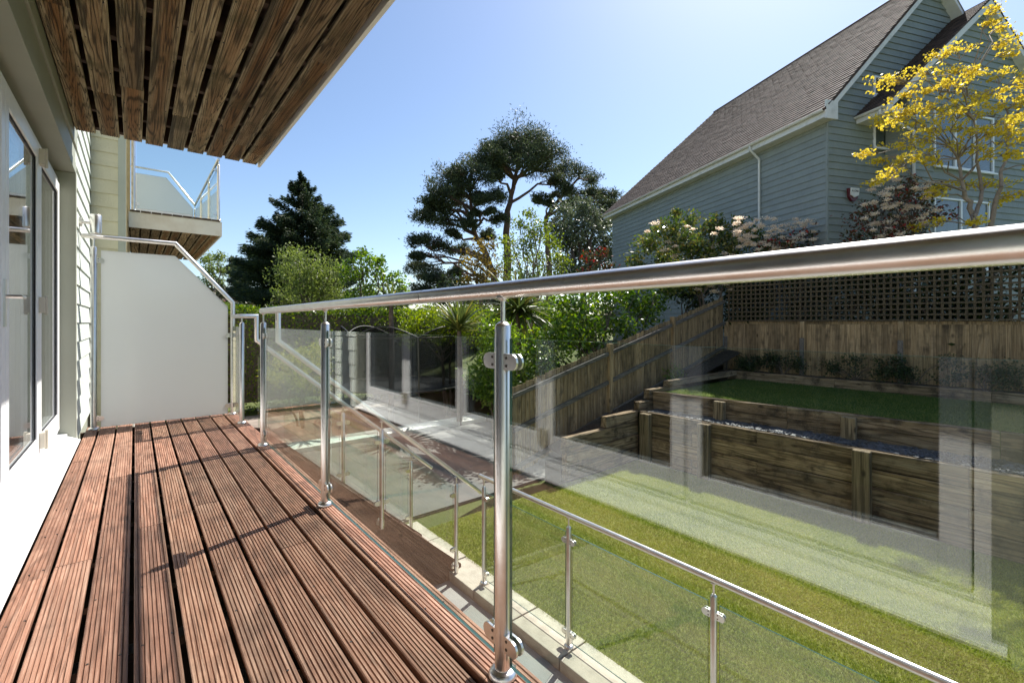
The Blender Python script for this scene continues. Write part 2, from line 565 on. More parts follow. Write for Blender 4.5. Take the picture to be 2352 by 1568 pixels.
def hz(x, y):
    return min(0.15, max(GZ - 0.045, -1.60 + 0.225 * (x - 5.0)))


hill('hillside', list(np.linspace(7.7, 14, 16)) + [20, 40, 90, 200], [5.93, 8, 12, 18, 30, 60, 200], hz, M['far_ground'])
hill('bank', [12.56, 14, 20, 60, 150], [-40, -10, 0, 3, 5.92], lambda x, y: -0.2 + 0.02 * (x - 12), M['far_ground'])


def leaf_object(name, C, S, mat, parent=None, elong=2.0, tdir=None, tbias=0.0, rs=0, kind=None, org=(0, 0, 0), rnd=None):
    """many small leaf-shaped faces in one mesh"""
    rng = np.random.RandomState(rs)
    C = np.asarray(C, float)
    N = len(C)
    S = np.broadcast_to(np.asarray(S, float), (N,)) * rng.uniform(0.7, 1.25, N)
    t = rng.normal(size=(N, 3))
    t /= np.linalg.norm(t, axis=1)[:, None]
    if tdir is not None:
        t = t + np.asarray(tdir) * tbias
        t /= np.linalg.norm(t, axis=1)[:, None]
    q = rng.normal(size=(N, 3))
    b = np.cross(t, q)
    b /= np.linalg.norm(b, axis=1)[:, None] + 1e-9
    h = (S * 0.5)[:, None]
    V = np.stack([C - t * h, C + b * h / elong - t * h * 0.1, C + t * h, C - b * h / elong - t * h * 0.1], 1).reshape(-1, 3)
    o0 = np.asarray(org, float)
    V = V - o0
    me = bpy.data.meshes.new(name)
    me.vertices.add(4 * N)
    me.vertices.foreach_set('co', V.ravel())
    me.loops.add(4 * N)
    me.loops.foreach_set('vertex_index', np.arange(4 * N, dtype=np.int32))
    me.polygons.add(N)
    me.polygons.foreach_set('loop_start', np.arange(0, 4 * N, 4, dtype=np.int32))
    a = me.attributes.new('rnd', 'FLOAT', 'FACE')
    a.data.foreach_set('value', (rng.uniform(0, 1, N) if rnd is None else np.clip(rnd, 0, 1)).astype(np.float32))
    me.materials.append(mat)
    me.update(calc_edges=True)
    me.validate()
    o = bpy.data.objects.new(name, me)
    col.objects.link(o)
    if parent is not None:
        o.parent = parent
        o.location = Vector(o0) - parent.location
    else:
        o.location = Vector(o0)
    if kind: o['kind'] = kind
    OFF[o.name] = Vector(o0)
    return o


def blades(name, x0, x1, y0, y1, z, n, h, mat, near=None, seed=1):
    rng = np.random.RandomState(seed)
    x = rng.uniform(x0, x1, n)
    y = rng.uniform(y0, y1, n)
    if x0 > 8:
        k_ = x > 8.23 + (5.3 - y) * 0.085
        x, y = x[k_], y[k_]
        n = len(x)
    if near:
        keep = rng.uniform(0, 1, n) < np.clip(near / np.maximum(np.hypot(x, y), 0.1), 0.25, 1)
        x, y = x[keep], y[keep]
        n = len(x)
    P = np.stack([x, y, np.full(n, z)], 1)
    a = rng.uniform(0, 2 * np.pi, n)
    w = rng.uniform(0.002, 0.0042, n)
    d = np.stack([np.cos(a) * w, np.sin(a) * w, np.zeros(n)], 1)
    hh = h * rng.uniform(0.5, 1.2, n)
    # a gentle nap: strips leaning alternately
    strip = np.where((np.floor(x / 0.9).astype(int) % 2) == 0, 1.0, -1.0)
    tip = P + np.stack([rng.normal(0, 0.45, n) * hh, rng.normal(0, 0.45, n) * hh + 0.35 * hh * strip, hh], 1)
    V = np.stack([P - d, P + d, tip], 1).reshape(-1, 3)
    me = bpy.data.meshes.new(name)
    me.vertices.add(3 * n)
    me.vertices.foreach_set('co', V.ravel())
    me.loops.add(3 * n)
    me.loops.foreach_set('vertex_index', np.arange(3 * n, dtype=np.int32))
    me.polygons.add(n)
    me.polygons.foreach_set('loop_start', np.arange(0, 3 * n, 3, dtype=np.int32))
    at_ = me.attributes.new('rnd', 'FLOAT', 'FACE')
    pat = 0.5 + 0.22 * np.sin(x * 2.1 + 1.3 * np.sin(y * 1.7)) * np.sin(y * 2.6 + 0.8 * np.sin(x * 3.1)) + 0.13 * np.sin(x * 7.3 + 2 * np.sin(y * 5.1)) * np.sin(y * 6.7 + x * 2.0)
    at_.data.foreach_set('value', np.clip(0.55 * rng.uniform(0, 1, n) + 0.75 * pat - 0.15, 0, 1).astype(np.float32))
    me.materials.append(mat)
    me.update(calc_edges=True)
    o = bpy.data.objects.new(name, me)
    col.objects.link(o)
    return o


M['blade'] = leafmat('turf_blade', [(0.095, 0.155, 0.014), (0.19, 0.245, 0.03), (0.31, 0.335, 0.06), (0.44, 0.40, 0.14)], trans=0.25, rough=0.5)
tag(blades('lawn_grass', 2.9, 7.55, -0.8, 5.27, LZ, 330000, 0.028, M['blade'], near=5.0), 'short bright green artificial turf of the lower lawn', 'grass', kind='stuff')
M['blade_shade'] = leafmat('shade_darkened_turf_blade', [(0.03, 0.07, 0.012), (0.06, 0.11, 0.02), (0.10, 0.14, 0.03)], trans=0.25, rough=0.5)  # darker copy of the turf blades, upper lawn shade put into the colour
tag(blades('lawn_grass', 8.2, 11.88, -0.5, 5.28, UZ, 60000, 0.035, M['blade_shade'], seed=2), 'turf of the raised upper lawn, coloured darker to show shade', 'grass', kind='stuff')

# paving slabs edging the lawn
rnd = random.Random(5)
edging = thing('slab_edging', 'strip of buff paving slabs with open joints edging the lawn', 'paving', (2.76, 1.5, GZ))
y = 5.55
k = 0
while y > -2.5:
    L = 0.60
    j = rnd.uniform(-0.004, 0.004)
    x0 = 2.606 + rnd.uniform(-0.006, 0.006)
    MB(edging.location).box(x0, 2.925 + rnd.uniform(-0.008, 0.006), y - L + 0.007, y - 0.007, GZ - 0.05, LZ + 0.012 + j).build('slab', M['slab'], edging, bevel=0.006)
    y -= L

# slate chippings on the middle tier
rng = np.random.RandomState(3)
mb = MB()
nch = 9000
for i in range(nch):
    yy = rng.uniform(-1.2, 5.2)
    x = rng.uniform(7.72, 8.09 + (5.3 - yy) * 0.085)
    s = rng.uniform(0.018, 0.045)
    a = rng.uniform(0, 6.28)
    t1 = Vector((math.cos(a), math.sin(a), rng.uniform(-.5, .5))) * s
    t2 = Vector((-math.sin(a), math.cos(a), rng.uniform(-.5, .5))) * s * rng.uniform(0.4, 0.8)
    n = t1.cross(t2).normalized() * 0.006
    c = Vector((x, yy, -0.79 + rng.uniform(0, 0.035)))
    p = [c - t1 - t2 * .6, c + t1 * .3 - t2, c + t1 + t2 * .2, c - t1 * .2 + t2]
    mb.add([q + n for q in p] + [q - n for q in p], [(0, 1, 2, 3), (7, 6, 5, 4), (0, 4, 5, 1), (1, 5, 6, 2), (2, 6, 7, 3), (3, 7, 4, 0)])
tag(mb.build('slate_chippings', M['slate']), 'blue grey slate chippings between the two sleeper walls', 'gravel', kind='stuff')

# ------------------------------------------------------------------ our house
DY0, DY1 = 0.13, 5.20      # door opening along Y
DH = 2.17                  # door head
CZ = 2.535                 # underside of upper balcony boards
house = thing('terraced_house', 'pale sage weatherboarded house with white folding doors onto the deck', 'house', (-0.9, 3.0, GZ))
ho = house.location


def lap_y(parent, x, y0, y1, z, h, mat, nx=1, org=None):
    """one lapped board running along Y on a wall face at x, facing +X (nx=1)"""
    pr = [(x, y0, z - 0.012), (x + nx * 0.020, y0, z - 0.012), (x + nx * 0.007, y0, z + h), (x, y0, z + h)]
    return MB(org or parent.location).prism(pr, (0, y1 - y0, 0)).build('siding_board', mat, parent)


def lap_x(parent, y, x0, x1, z, h, mat, ny=-1):
    pr = [(x0, y, z - 0.012), (x0, y + ny * 0.020, z - 0.012), (x0, y + ny * 0.007, z + h), (x0, y, z + h)]
    return MB(parent.location).prism(pr, (x1 - x0, 0, 0)).build('siding_board', mat, parent)


# core walls
core = MB(ho)
core.box(-0.80, WX - 0.004, DY1 + 0.10, 6.98, GZ, 5.6)
core.box(-0.80, WX - 0.004, -3.5, DY0 - 0.10, GZ, 5.6)
core.box(-0.80, WX - 0.004, DY0 - 0.10, DY1 + 0.10, DH + 0.14, 5.6)
core.box(-0.80, WX - 0.06, DY0 - 0.10, DY1 + 0.10, GZ, -0.03)
core.build('wall', M['trim'], house)
z = 0.02
while z < 5.4:
    lap_y(house, WX, DY1 + 0.065, 6.985, z, 0.165, M['siding'])
    if z < 2.4:
        lap_y(house, WX, -2.6, DY0 - 0.065, z, 0.165, M['siding'])
    z += 0.165
z = 2.36
while z < 5.4:
    if z > 2.7: lap_y(house, WX, -2.6, DY1 + 0.06, z, 0.165, M['siding'])
    z += 0.165
# reveal trims
MB(ho).box(-0.56, WX + 0.026, DY1 - 0.004, DY1 + 0.062, -0.02, DH + 0.06).build('door_surround', M['trim'], house, bevel=0.003)
MB(ho).box(-0.56, WX + 0.026, DY0 - 0.062, DY0 + 0.004, -0.02, DH + 0.06).build('door_surround', M['trim'], house, bevel=0.003)
MB(ho).box(-0.56, WX + 0.024, DY0 - 0.062, DY1 + 0.062, DH + 0.062, DH + 0.135).build('door_surround', M['trim'], house, bevel=0.003)
MB(ho).box(WX - 0.003, WX + 0.018, -2.6, DY1 + 0.062, DH + 0.14, DH + 0.27).build('header_board', M['trim'], house, bevel=0.003)
MB(ho).box(WX - 0.003, WX + 0.030, -2.6, DY1 + 0.062, DH + 0.275, 2.70).build('header_board', M['trim'], house, bevel=0.003)
# sill in two steps
MB(ho).prism([(-0.56, DY0 + 0.005, 0.0), (-0.425, DY0 + 0.005, 0.0), (-0.425, DY0 + 0.005, 0.088), (-0.56, DY0 + 0.005, 0.102)], (0, DY1 - DY0 - 0.01, 0)).build('door_sill', M['sill'], house, bevel=0.003)
MB(ho).prism([(-0.424, DY0 - 0.03, 0.020), (-0.350, DY0 - 0.03, 0.016), (-0.346, DY0 - 0.03, 0.030), (-0.424, DY0 - 0.03, 0.070)], (0, DY1 - DY0 + 0.03, 0)).build('door_sill', M['sill'], house, bevel=0.003)
MB(ho).box(-0.424, -0.375, DY0 - 0.03, DY1 - 0.01, -0.03, 0.0185).build('sill_shadow_fill', M['gasket'], house)  # black block painting in the shadow under the sill nosing
hd = ho - Vector((0.065, 0, 0))     # door set stands 65 mm further out
# folding doors
fr = MB(hd)
FX0, FX1 = -0.615, -0.545
fr.box(FX0, FX1, DY0 + 0.006, DY0 + 0.05, 0.103, DH)
fr.box(FX0, FX1, DY1 - 0.05, DY1 - 0.006, 0.103, DH)
fr.box(FX0, FX1, DY0 + 0.05, DY1 - 0.05, DH - 0.05, DH)
fr.box(FX0, FX1, DY0 + 0.05, DY1 - 0.05, 0.103, 0.130)
fr.build('door_frame', M['upvc'], house, bevel=0.004)
nl = 5
LW = (DY1 - DY0 - 0.10) / nl
for i in range(nl):
    a = DY0 + 0.05 + i * LW + 0.004
    b = a + LW - 0.008
    z0, z1 = 0.134, DH - 0.054
    d = MB(hd)
    x0, x1 = -0.608, -0.532
    st = 0.078
    d.box(x0, x1, a, a + st, z0, z1)
    d.box(x0, x1, b - st, b, z0, z1)
    d.box(x0, x1, a + st, b - st, z0, z0 + 0.135)
    d.box(x0, x1, a + st, b - st, z1 - 0.085, z1)
    door = d.build('door', M['upvc'], house, bevel=0.006)
    g = MB(hd)
    gx0, gx1 = -0.5475, -0.5405
    g.box(gx0, gx1, a + st + 0.0005, a + st + 0.006, z0 + 0.1355, z1 - 0.0855)
    g.box(gx0, gx1, b - st - 0.006, b - st - 0.0005, z0 + 0.1355, z1 - 0.0855)
    g.box(gx0, gx1, a + st + 0.006, b - st - 0.006, z0 + 0.1355, z0 + 0.141)
    g.box(gx0, gx1, a + st + 0.006, b - st - 0.006, z1 - 0.091, z1 - 0.0855)
    g.build('gasket', M['gasket'], door)
    MB(hd).box(-0.558, -0.548, a + st - 0.01, b - st + 0.01, z0 + 0.125, z1 - 0.075).build('pane', M['window_glass'], door)
for jy in (DY0 + 0.05 + 2 * LW, DY0 + 0.05 + 4 * LW):
    for zz in (0.20, 1.06, 2.0):
        h = MB(hd)
        h.box(-0.532, -0.505, jy - 0.034, jy - 0.003, zz, zz + 0.10)
        h.box(-0.532, -0.505, jy + 0.003, jy + 0.034, zz, zz + 0.10)
        h.tube([(-0.502, jy, zz - 0.012), (-0.502, jy, zz + 0.112)], 0.009, 8)
        h.build('door_hinge', M['hinge'], house, bevel=0.002)
for jy in (DY0 + 0.05 + 3 * LW - 0.04, DY0 + 0.05 + 1 * LW + 0.04):
    h = MB(hd)
    h.box(-0.532, -0.524, jy - 0.014, jy + 0.014, 0.98, 1.20)
    h.tube([(-0.524, jy, 1.12), (-0.478, jy, 1.12), (-0.478, jy + 0.09, 1.12)], 0.009, 8)
    h.build('door_handle', M['steel'], house)
# the room behind the doors
rm = MB(ho)
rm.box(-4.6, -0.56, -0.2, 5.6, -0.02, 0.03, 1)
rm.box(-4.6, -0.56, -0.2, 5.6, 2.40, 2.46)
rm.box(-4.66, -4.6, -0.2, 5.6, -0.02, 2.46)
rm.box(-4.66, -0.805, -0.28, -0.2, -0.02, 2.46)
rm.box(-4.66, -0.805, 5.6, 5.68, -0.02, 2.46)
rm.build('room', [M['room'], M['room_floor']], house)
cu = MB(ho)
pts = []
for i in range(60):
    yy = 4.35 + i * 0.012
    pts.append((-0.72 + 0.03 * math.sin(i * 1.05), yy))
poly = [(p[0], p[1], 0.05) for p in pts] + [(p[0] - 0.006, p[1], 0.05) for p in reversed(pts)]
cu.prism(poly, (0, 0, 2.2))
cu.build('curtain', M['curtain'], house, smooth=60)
# wall lamp: steel cylinder up and down light
lamp = thing('wall_lamp', 'brushed steel cylinder wall light above the screen handrail', 'wall light', (-0.30, 5.62, 1.81))
MB(lamp.location).lathe([(0.036, 1.805), (0.0425, 1.812), (0.0425, 1.972), (0.039, 1.979)], (-0.275, 5.62, 0), 24).build('lamp_body', M['steel'], lamp, smooth=40)
b_ = MB(lamp.location)
b_.tube([(-0.315, 5.62, 1.90), (WX + 0.034, 5.62, 1.90)], 0.013, 10)
b_.tube([(WX + 0.034, 5.62, 1.90), (WX + 0.012, 5.62, 1.90)], 0.042, 20)
b_.build('lamp_bracket', M['steel'], lamp, smooth=40)

# the next unit of the terrace, standing further out
NX, NY = -0.105, 7.0
unit = thing('terraced_house', 'cream weatherboarded next house of the terrace stepping forward behind the screen', 'house', (-0.6, 10, GZ))
uo = unit.location
MB(uo).box(-1.2, NX - 0.004, NY + 0.004, 15.0, GZ, 6.2).build('wall', M['siding_cream'], unit)
z = GZ + 0.02
while z < 6.0:
    lap_x(unit, NY, -0.385, NX - 0.045, z, 0.157, M['siding_cream'])
    lap_y(unit, NX, NY + 0.05, 15.0, z, 0.157, M['siding_cream'])
    z += 0.157
MB(uo).box(NX - 0.045, NX + 0.026, NY - 0.026, NY + 0.05, GZ, 6.15).build('corner_trim', M['trim'], unit, bevel=0.003)
gt = MB(uo)
gt.box(NX - 0.02, NX + 0.45, NY - 0.3, 15.2, 6.15, 6.35)
gt.build('soffit', M['white_board'], unit)
g2 = MB(uo)
g2.tube([(NX + 0.07, 14.6, 6.1), (NX + 0.07, 14.6, GZ)], 0.035, 10)
g2.build('downpipe', M['white_board'], unit, smooth=40)

# ------------------------------------------------------------------ deck


def grooved(w, h, n, depth=0.0042, up=True):
    """cross-section of a grooved board, centred, top at z=0 (or bottom if not up)"""
    pts = [(-w / 2 + 0.003, -h), (w / 2 - 0.003, -h), (w / 2, -h + 0.003)]
    top = []
    p = w / n
    gw = p * 0.40
    for i in range(n):
        a = -w / 2 + i * p
        l = a + (gw / 2 if i else 0.003)
        r = a + p - (gw / 2 if i < n - 1 else 0.003)
        if i == 0: top.append((a, -0.003))
        top += [(l, 0.0), (r, 0.0)]
        if i < n - 1: top += [(a + p - gw * 0.22, -depth), (a + p + gw * 0.22, -depth)]
        else: top.append((a + p, -0.003))
    pts += list(reversed(top))
    if not up:
        pts = [(x, -z) for x, z in pts]
    return pts


def board_y(parent, xc, y0, y1, ztop, w, h, n, mat, rng, name='board', up=True, segs=1, tilt=0.0):
    prof = grooved(w, h, n, up=up)
    m = MB(parent.location)
    ct, st = math.cos(tilt), math.sin(tilt)
    prof = [(x * ct - zz * st, x * st + zz * ct) for x, zz in prof]
    dz = rng.uniform(-0.0012, 0.0012)
    m.prism([(xc + x, y0, ztop + zz + dz) for x, zz in prof], (0, y1 - y0, 0))
    return m.build(name, mat, parent)


DEND = 5.93
deck = thing('deck', 'brown grooved timber deck with open gaps beside the white door sill', 'deck', (0.25, 2.5, GZ))
rnd = random.Random(11)
P = 0.1255
g0 = -0.26
joints = {0: [2.55, 4.5], 1: [2.62], 2: [3.9], 3: [2.86, 4.9], 4: [], 5: [3.02], 6: [4.3], 7: [2.2], 8: [3.5], 9: []}
for i in range(10):
    if i == 0: xa, xb = -0.349, g0 - 0.0075
    elif i < 9: xa, xb = g0 + (i - 1) * P + 0.0075, g0 + i * P - 0.0075
    else: xa, xb = g0 + 8 * P + 0.011, DECK_E
    if i == 8: xb = g0 + 8 * P - 0.012
    cuts = [-1.2] + joints[i] + [DEND + rnd.uniform(-0.01, 0.01)]
    for a, b in zip(cuts[:-1], cuts[1:]):
        board_y(deck, (xa + xb) / 2 + rnd.uniform(-0.0015, 0.0015), a + 0.0015, b - 0.0015, 0.0, xb - xa, 0.028, 9 if i else 6, M['deck'], rnd, tilt=rnd.uniform(-0.004, 0.004))
yy = -1.0
while yy < 5.9:
    MB(deck.location).box(-0.39, DECK_E - 0.05, yy, yy + 0.047, -0.19, -0.031).build('joist', M['joist'], deck)
    yy += 0.40
MB(deck.location).box(DECK_E - 0.046, DECK_E - 0.006, -1.2, DEND, -0.20, -0.031).build('fascia_board', M['stairwood'], deck)
for yy in (-0.6, 1.4, 3.6, 5.85):
    MB(deck.location).box(0.70, 0.79, yy, yy + 0.09, GZ, -0.19).build('deck_post', M['joist'], deck)
yy = -1.2
while yy < 5.8:
    MB(deck.location).box(DECK_E - 0.072 - 0.003 * (int(yy * 7) % 2), DECK_E - 0.052 - 0.003 * (int(yy * 7) % 2), yy - 0.002, yy + 0.1468, GZ, -0.198).build('sun_block_board', M['stairwood'], deck)  # unseen boarding added to keep sunlight out from under the deck
    yy += 0.145

MB(deck.location).box(DECK_E - 0.095, DECK_E - 0.080, -1.2, DEND, GZ, -0.192).build('sun_block_panel', M['joist'], deck)  # unseen panel added to stop light leaking between the boards
MB(deck.location).box(-0.42, DECK_E - 0.096, DEND - 0.03, DEND - 0.01, GZ, -0.192).build('sun_block_panel', M['joist'], deck)  # unseen end panel added to keep the underside dark

scd = MB(deck.location)
yy = -0.98
while yy < 5.9:
    for i in range(10):
        xc = -0.305 if i == 0 else (g0 + (i - 0.5) * P if i < 9 else (g0 + 8 * P + 0.011 + DECK_E) / 2)
        for s_ in (-1, 1):
            scd.lathe([(0.0036, -0.004), (0.0036, 0.0006)], (xc + s_ * (0.036 if i else 0.02) + rnd.uniform(-.003, .003), yy + rnd.uniform(-.012, .012), 0.0), 6)
    yy += 0.40
scd.build('screw_heads', M['screw'], deck, kind='stuff')

# upper balcony over the deck
UB_Y = 5.02
ub = thing('balcony', 'underside of the upper balcony, weathered brown boards with dark gaps above the deck', 'balcony', (0.28, 2.0, CZ))
PB = (0.925 + 0.375) / 9.0
for i in range(9):
    xc = -0.375 + (i + 0.5) * PB
    w = PB * 0.815
    cut = {0: [3.1], 1: [4.1], 2: [3.9], 4: [4.2], 5: [1.9], 7: [4.55], 8: [2.8, 4.7]}.get(i, [])
    cuts = [-1.4] + cut + [UB_Y + rnd.uniform(-0.006, 0.006)]
    for a, b in zip(cuts[:-1], cuts[1:]):
        board_y(ub, xc + rnd.uniform(-0.003, 0.003), a + 0.001, b - 0.001, CZ, w, 0.028, 9, M['soffit'], rnd, up=False, tilt=rnd.uniform(-0.012, 0.012))
yy = -1.2
k = 0
while yy < 5.0:
    MB(ub.location).box(-0.40, 0.915, yy, yy + 0.045, CZ + 0.03, CZ + 0.19).build('joist', M['joist'], ub)
    yy += 0.41
MB(ub.location).box(-0.40, 0.915, UB_Y - 0.05, UB_Y - 0.006, CZ + 0.0305, CZ + 0.19).build('joist', M['joist'], ub)
for i in range(10):
    xc = -0.375 + i * PB
    MB(ub.location).box(max(-0.399, xc - PB * 0.485), min(0.926, xc + PB * 0.485), -1.4, UB_Y, CZ + 0.195, CZ + 0.222).build('upper_board', M['joist'], ub)
MB(ub.location).box(0.928, 0.95, -1.4, UB_Y + 0.018, CZ - 0.012, CZ + 0.24).build('fascia', M['fascia'], ub)
MB(ub.location).box(-0.38, 0.927, UB_Y + 0.001, UB_Y + 0.018, CZ + 0.030, CZ + 0.24).build('fascia', M['fascia'], ub)
# screw heads under the boards
scm = MB(ub.location)
yy = -1.18
while yy < 5.0:
    for i in range(9):
        xc = -0.375 + (i + 0.5) * PB
        for s in (-1, 1):
            c = Vector((xc + s * 0.043 + rnd.uniform(-.004, .004), yy + 0.02 + rnd.uniform(-.01, .01), CZ - 0.0025))
            scm.lathe([(0.0035, 0), (0.0035, 0.006)], c, 6)
    yy += 0.41
scm.build('screw_heads', M['black'], ub, kind='stuff')

# ------------------------------------------------------------------ railings


def d_clamp(parent, base, dirv, gdir):
    """glass clamp: two D plates from the post at base out along dirv, gripping the pane across gdir"""
    m = MB(ORG)
    d, n = Vector(dirv).normalized(), Vector(gdir).normalized()
    up = Vector((0, 0, 1))
    hh, L = 0.0225, 0.056
    prof = [(0.0, -hh), (L - hh, -hh)]
    for k in range(1, 10):
        t = -math.pi / 2 + math.pi * k / 10
        prof.append((L - hh + math.cos(t) * hh, math.sin(t) * hh))
    prof += [(L - hh, hh), (0.0, hh)]
    for s in (-1, 1):
        off = n * (0.0065 if s > 0 else -0.0135)
        m.prism([Vector(base) + d * a + up * b + off for a, b in prof], n * 0.007)
        for zz in (-0.011, 0.011):
            c = Vector(base) + d * 0.012 + up * zz + n * (s * 0.0135)
            m.tube([c, c + n * (s * 0.0014)], 0.0042, 8, 1)
    m.prism([Vector(base) + d * a + up * b - n * 0.0065 for a, b in [(0, -hh), (0.016, -hh), (0.016, hh), (0, hh)]], n * 0.013)
    return m.build('clamp', [M['steel'], M['screw']], parent)


ORG = Vector((0, 0, 0))


def rail_post(parent, x, y, z0, zr, clamps=(), side=None, r=0.0225, flange=True):
    """tubular post from z0 up to a spindle under the handrail at zr"""
    global ORG
    ORG = parent.location.copy()
    top = zr - 0.098
    p = MB(ORG).lathe([(r, z0), (r, top - 0.006), (r * 0.86, top), (r * 0.45, top + 0.008)], (x, y, 0), 24).build('post', M['steel'], parent, smooth=40)
    if flange:
        MB(ORG).lathe([(0.041, z0 + 0.0), (0.041, z0 + 0.006), (0.036, z0 + 0.014), (r + 0.001, z0 + 0.020)], (x, y, 0), 28).build('base_flange', M['steel'], p, smooth=35)
    MB(ORG).lathe([(0.007, top), (0.007, zr - 0.032), (0.02, zr - 0.023), (0.02, zr - 0.018)], (x, y, 0), 14).build('spindle', M['steel'], p, smooth=40)
    for zc, dv in clamps:
        gd = Vector(dv).cross(Vector((0, 0, 1)))
        d_clamp(p, Vector((x, y, zc)) + Vector(dv).normalized() * (r - 0.004), dv, gd)
    if side:
        s = Vector(side)
        b = MB(ORG)
        b.tube([Vector((x, y, z0 + 0.05)) + s * 0.0, Vector((x, y, z0 + 0.05)) + s * 0.06], 0.012, 10)
        b.tube([Vector((x, y, z0 + 0.05)) + s * 0.05, Vector((x, y, z0 + 0.05)) + s * 0.062], 0.036, 18)
        b.lathe([(r + 0.004, z0 + 0.025), (r + 0.004, z0 + 0.075)], (x, y, 0), 20)
        b.build('bracket', M['steel'], p, smooth=40)
    return p


def pane_yz(parent, x, y0, y1, poly=None, z0=0, z1=1, t=0.010, mat=None, name='glass_panel'):
    m = MB(parent.location)
    pl = poly or [(y0, z0), (y1, z0), (y1, z1), (y0, z1)]
    m.prism([(x - t / 2, a, b) for a, b in pl], (t, 0, 0), 1, 0)
    return m.build(name, [mat or M['glass'], M['glass_edge']], parent)


def pane_xz(parent, y, pl, t=0.010, mat=None, name='glass_panel'):
    m = MB(parent.location)
    m.prism([(a, y - t / 2, b) for a, b in pl], (0, t, 0), 1, 0)
    return m.build(name, [mat or M['glass'], M['glass_edge']], parent)


RZ = 1.092
YP = (0, 1, 0)
YM = (0, -1, 0)
rail = thing('glass_railing', 'stainless steel and clear glass railing along the deck edge', 'railing', (RX, 1.6, 0.0))
MB(rail.location).tube([(RX, 4.185, RZ), (RX, 1.47, RZ)], 0.0242, 32).build('handrail', M['steel'], rail, smooth=40)
MB(rail.location).tube([(RX, 1.466, RZ), (RX, -1.2, RZ)], 0.0242, 32).build('handrail', M['steel'], rail, smooth=40)
PY = (4.14, 2.575, 1.012, -0.55)
for i, py in enumerate(PY):
    cl = []
    for dv in (YP, YM):
        if i == 0 and dv == YP: continue
        cl += [(0.89, dv), (0.105, dv)]
    rail_post(rail, RX, py, 0.003, RZ, cl, r=0.0235 if i < 3 else 0.0235)
for a, b in ((4.14, 2.575), (2.575, 1.012), (1.012, -0.55)):
    pane_yz(rail, RX, b + 0.036, a - 0.036, z0=0.045, z1=0.955)

# landing end: short rail by the screen
YS = 5.76
ls = thing('landing_railing', 'short steel railing with narrow glass strip between stair and frosted screen', 'railing', (RX, 5.4, 0.0))
pane_yz(ls, RX + 0.012, 5.215, 5.70, z0=0.05, z1=0.955)
rail_post(ls, RX + 0.012, 5.18, 0.003, RZ, [(0.89, YP), (0.105, YP)])

# frosted screen
scr = thing('privacy_screen', 'tall frosted glass privacy screen with sloping steel handrail across the deck end', 'privacy screen', (0.25, YS, 0.0))
pane_xz(scr, YS, [(-0.245, 0.015), (0.775, 0.015), (0.775, 1.17), (0.315, 1.675), (-0.245, 1.675)], 0.012, M['frosted'], 'frosted_panel')
MB(scr.location).tube([(WX + 0.02, YS, 1.80), (0.318, YS, 1.80), (0.822, YS, 1.215), (0.822, YS, 0.90)], 0.0212, 24).build('handrail', M['steel'], scr, smooth=40)
rail_post(scr, -0.295, YS, 0.003, 1.80, [(1.58, (1, 0, 0)), (0.10, (1, 0, 0))])
rail_post(scr, 0.822, YS, 0.003, 1.0, [(0.86, (-1, 0, 0)), (0.10, (-1, 0, 0))], r=0.021)

# stair
SY0, SY1 = 4.20, 5.13
stair = thing('stair', 'brown timber stair going down from the deck to the lawn', 'stairs', (1.75, 4.66, GZ))
NS = 9
rise = (0.0 - GZ) / NS
go = 0.222
SX0 = DECK_E + 0.004
for i in range(1, NS):
    zt = -i * rise
    for k in range(2):
        xc = SX0 + (i - 1) * go + 0.056 + k * 0.116
        m = MB(stair.location)
        prof = grooved(0.112, 0.028, 7)
        m.prism([(xc + px, SY0 + 0.047, zt + pz) for px, pz in prof], (0, SY1 - SY0 - 0.094, 0))
        m.build('tread_board', M['stairwood'], stair)
    MB(stair.location).box(SX0 + (i - 1) * go - 0.016, SX0 + (i - 1) * go - 0.002, SY0 + 0.05, SY1 - 0.05, zt + 0.002, zt + rise - 0.032).build('riser', M['stairwood'], stair)
for ys in (SY0, SY1 - 0.045):
    xe = SX0 + (NS - 1) * go
    pl = [(SX0, ys, -0.035), (SX0 + 0.10, ys, -0.06), (xe + 0.10, ys, -(NS - 1) * rise - 0.07), (xe + 0.10, ys, GZ), (xe - 0.16, ys, GZ), (SX0, ys, -0.50)]
    MB(stair.location).prism(list(reversed(pl)), (0, 0.045, 0)).build('stringer', M['stairwood'], stair)


def stair_rail(yl, label, start):
    t = thing('stair_railing', label, 'railing', (1.8, yl, -1.0), group=None)
    zr = lambda x: 0.845 - 0.845 * (x - 0.915)
    XE = 2.98 if start == 'near' else 2.95
    if start == 'near':
        path = [(0.915, yl, RZ), (0.915, yl, 0.845), (XE, yl, zr(XE))]
        pre = [(RX, yl, RZ - 0.004)]
        path = [(0.805, yl, RZ)] + path
    else:
        path = [(RX + 0.012, 5.70, RZ - 0.03), (RX + 0.012, yl, RZ - 0.03), (0.945, yl, RZ - 0.03), (0.945, yl, 0.82), (XE, yl, zr(XE))]
    MB(t.location).tube(path, 0.0212, 22).build('handrail', M['steel'], t, smooth=40)
    px = [1.815, 2.655]
    for x in px:
        cl = []
        for dx in (-1, 1):
            if x > 2.5 and dx > 0: continue
            cl += [(zr(x) - 0.22, (dx, 0, 0)), (zr(x) - 0.80, (dx, 0, 0))]
        rail_post(t, x, yl, zr(x) - 1.05, zr(x) - 0.012, cl, side=(0, 1 if yl < 4.5 else -1, 0), flange=False, r=0.0215)
    for a, b in ((0.96, 1.775), (1.855, 2.615)):
        pane_xz(t, yl, [(a, zr(a) - 0.87), (b, zr(b) - 0.87), (b, zr(b) - 0.15), (a, zr(a) - 0.15)])
    return t


stair_rail(4.14, 'sloping steel and glass stair railing joined to the deck handrail', 'near')
stair_rail(5.18, 'sloping steel and glass stair railing on the side by the frosted screen', 'far')

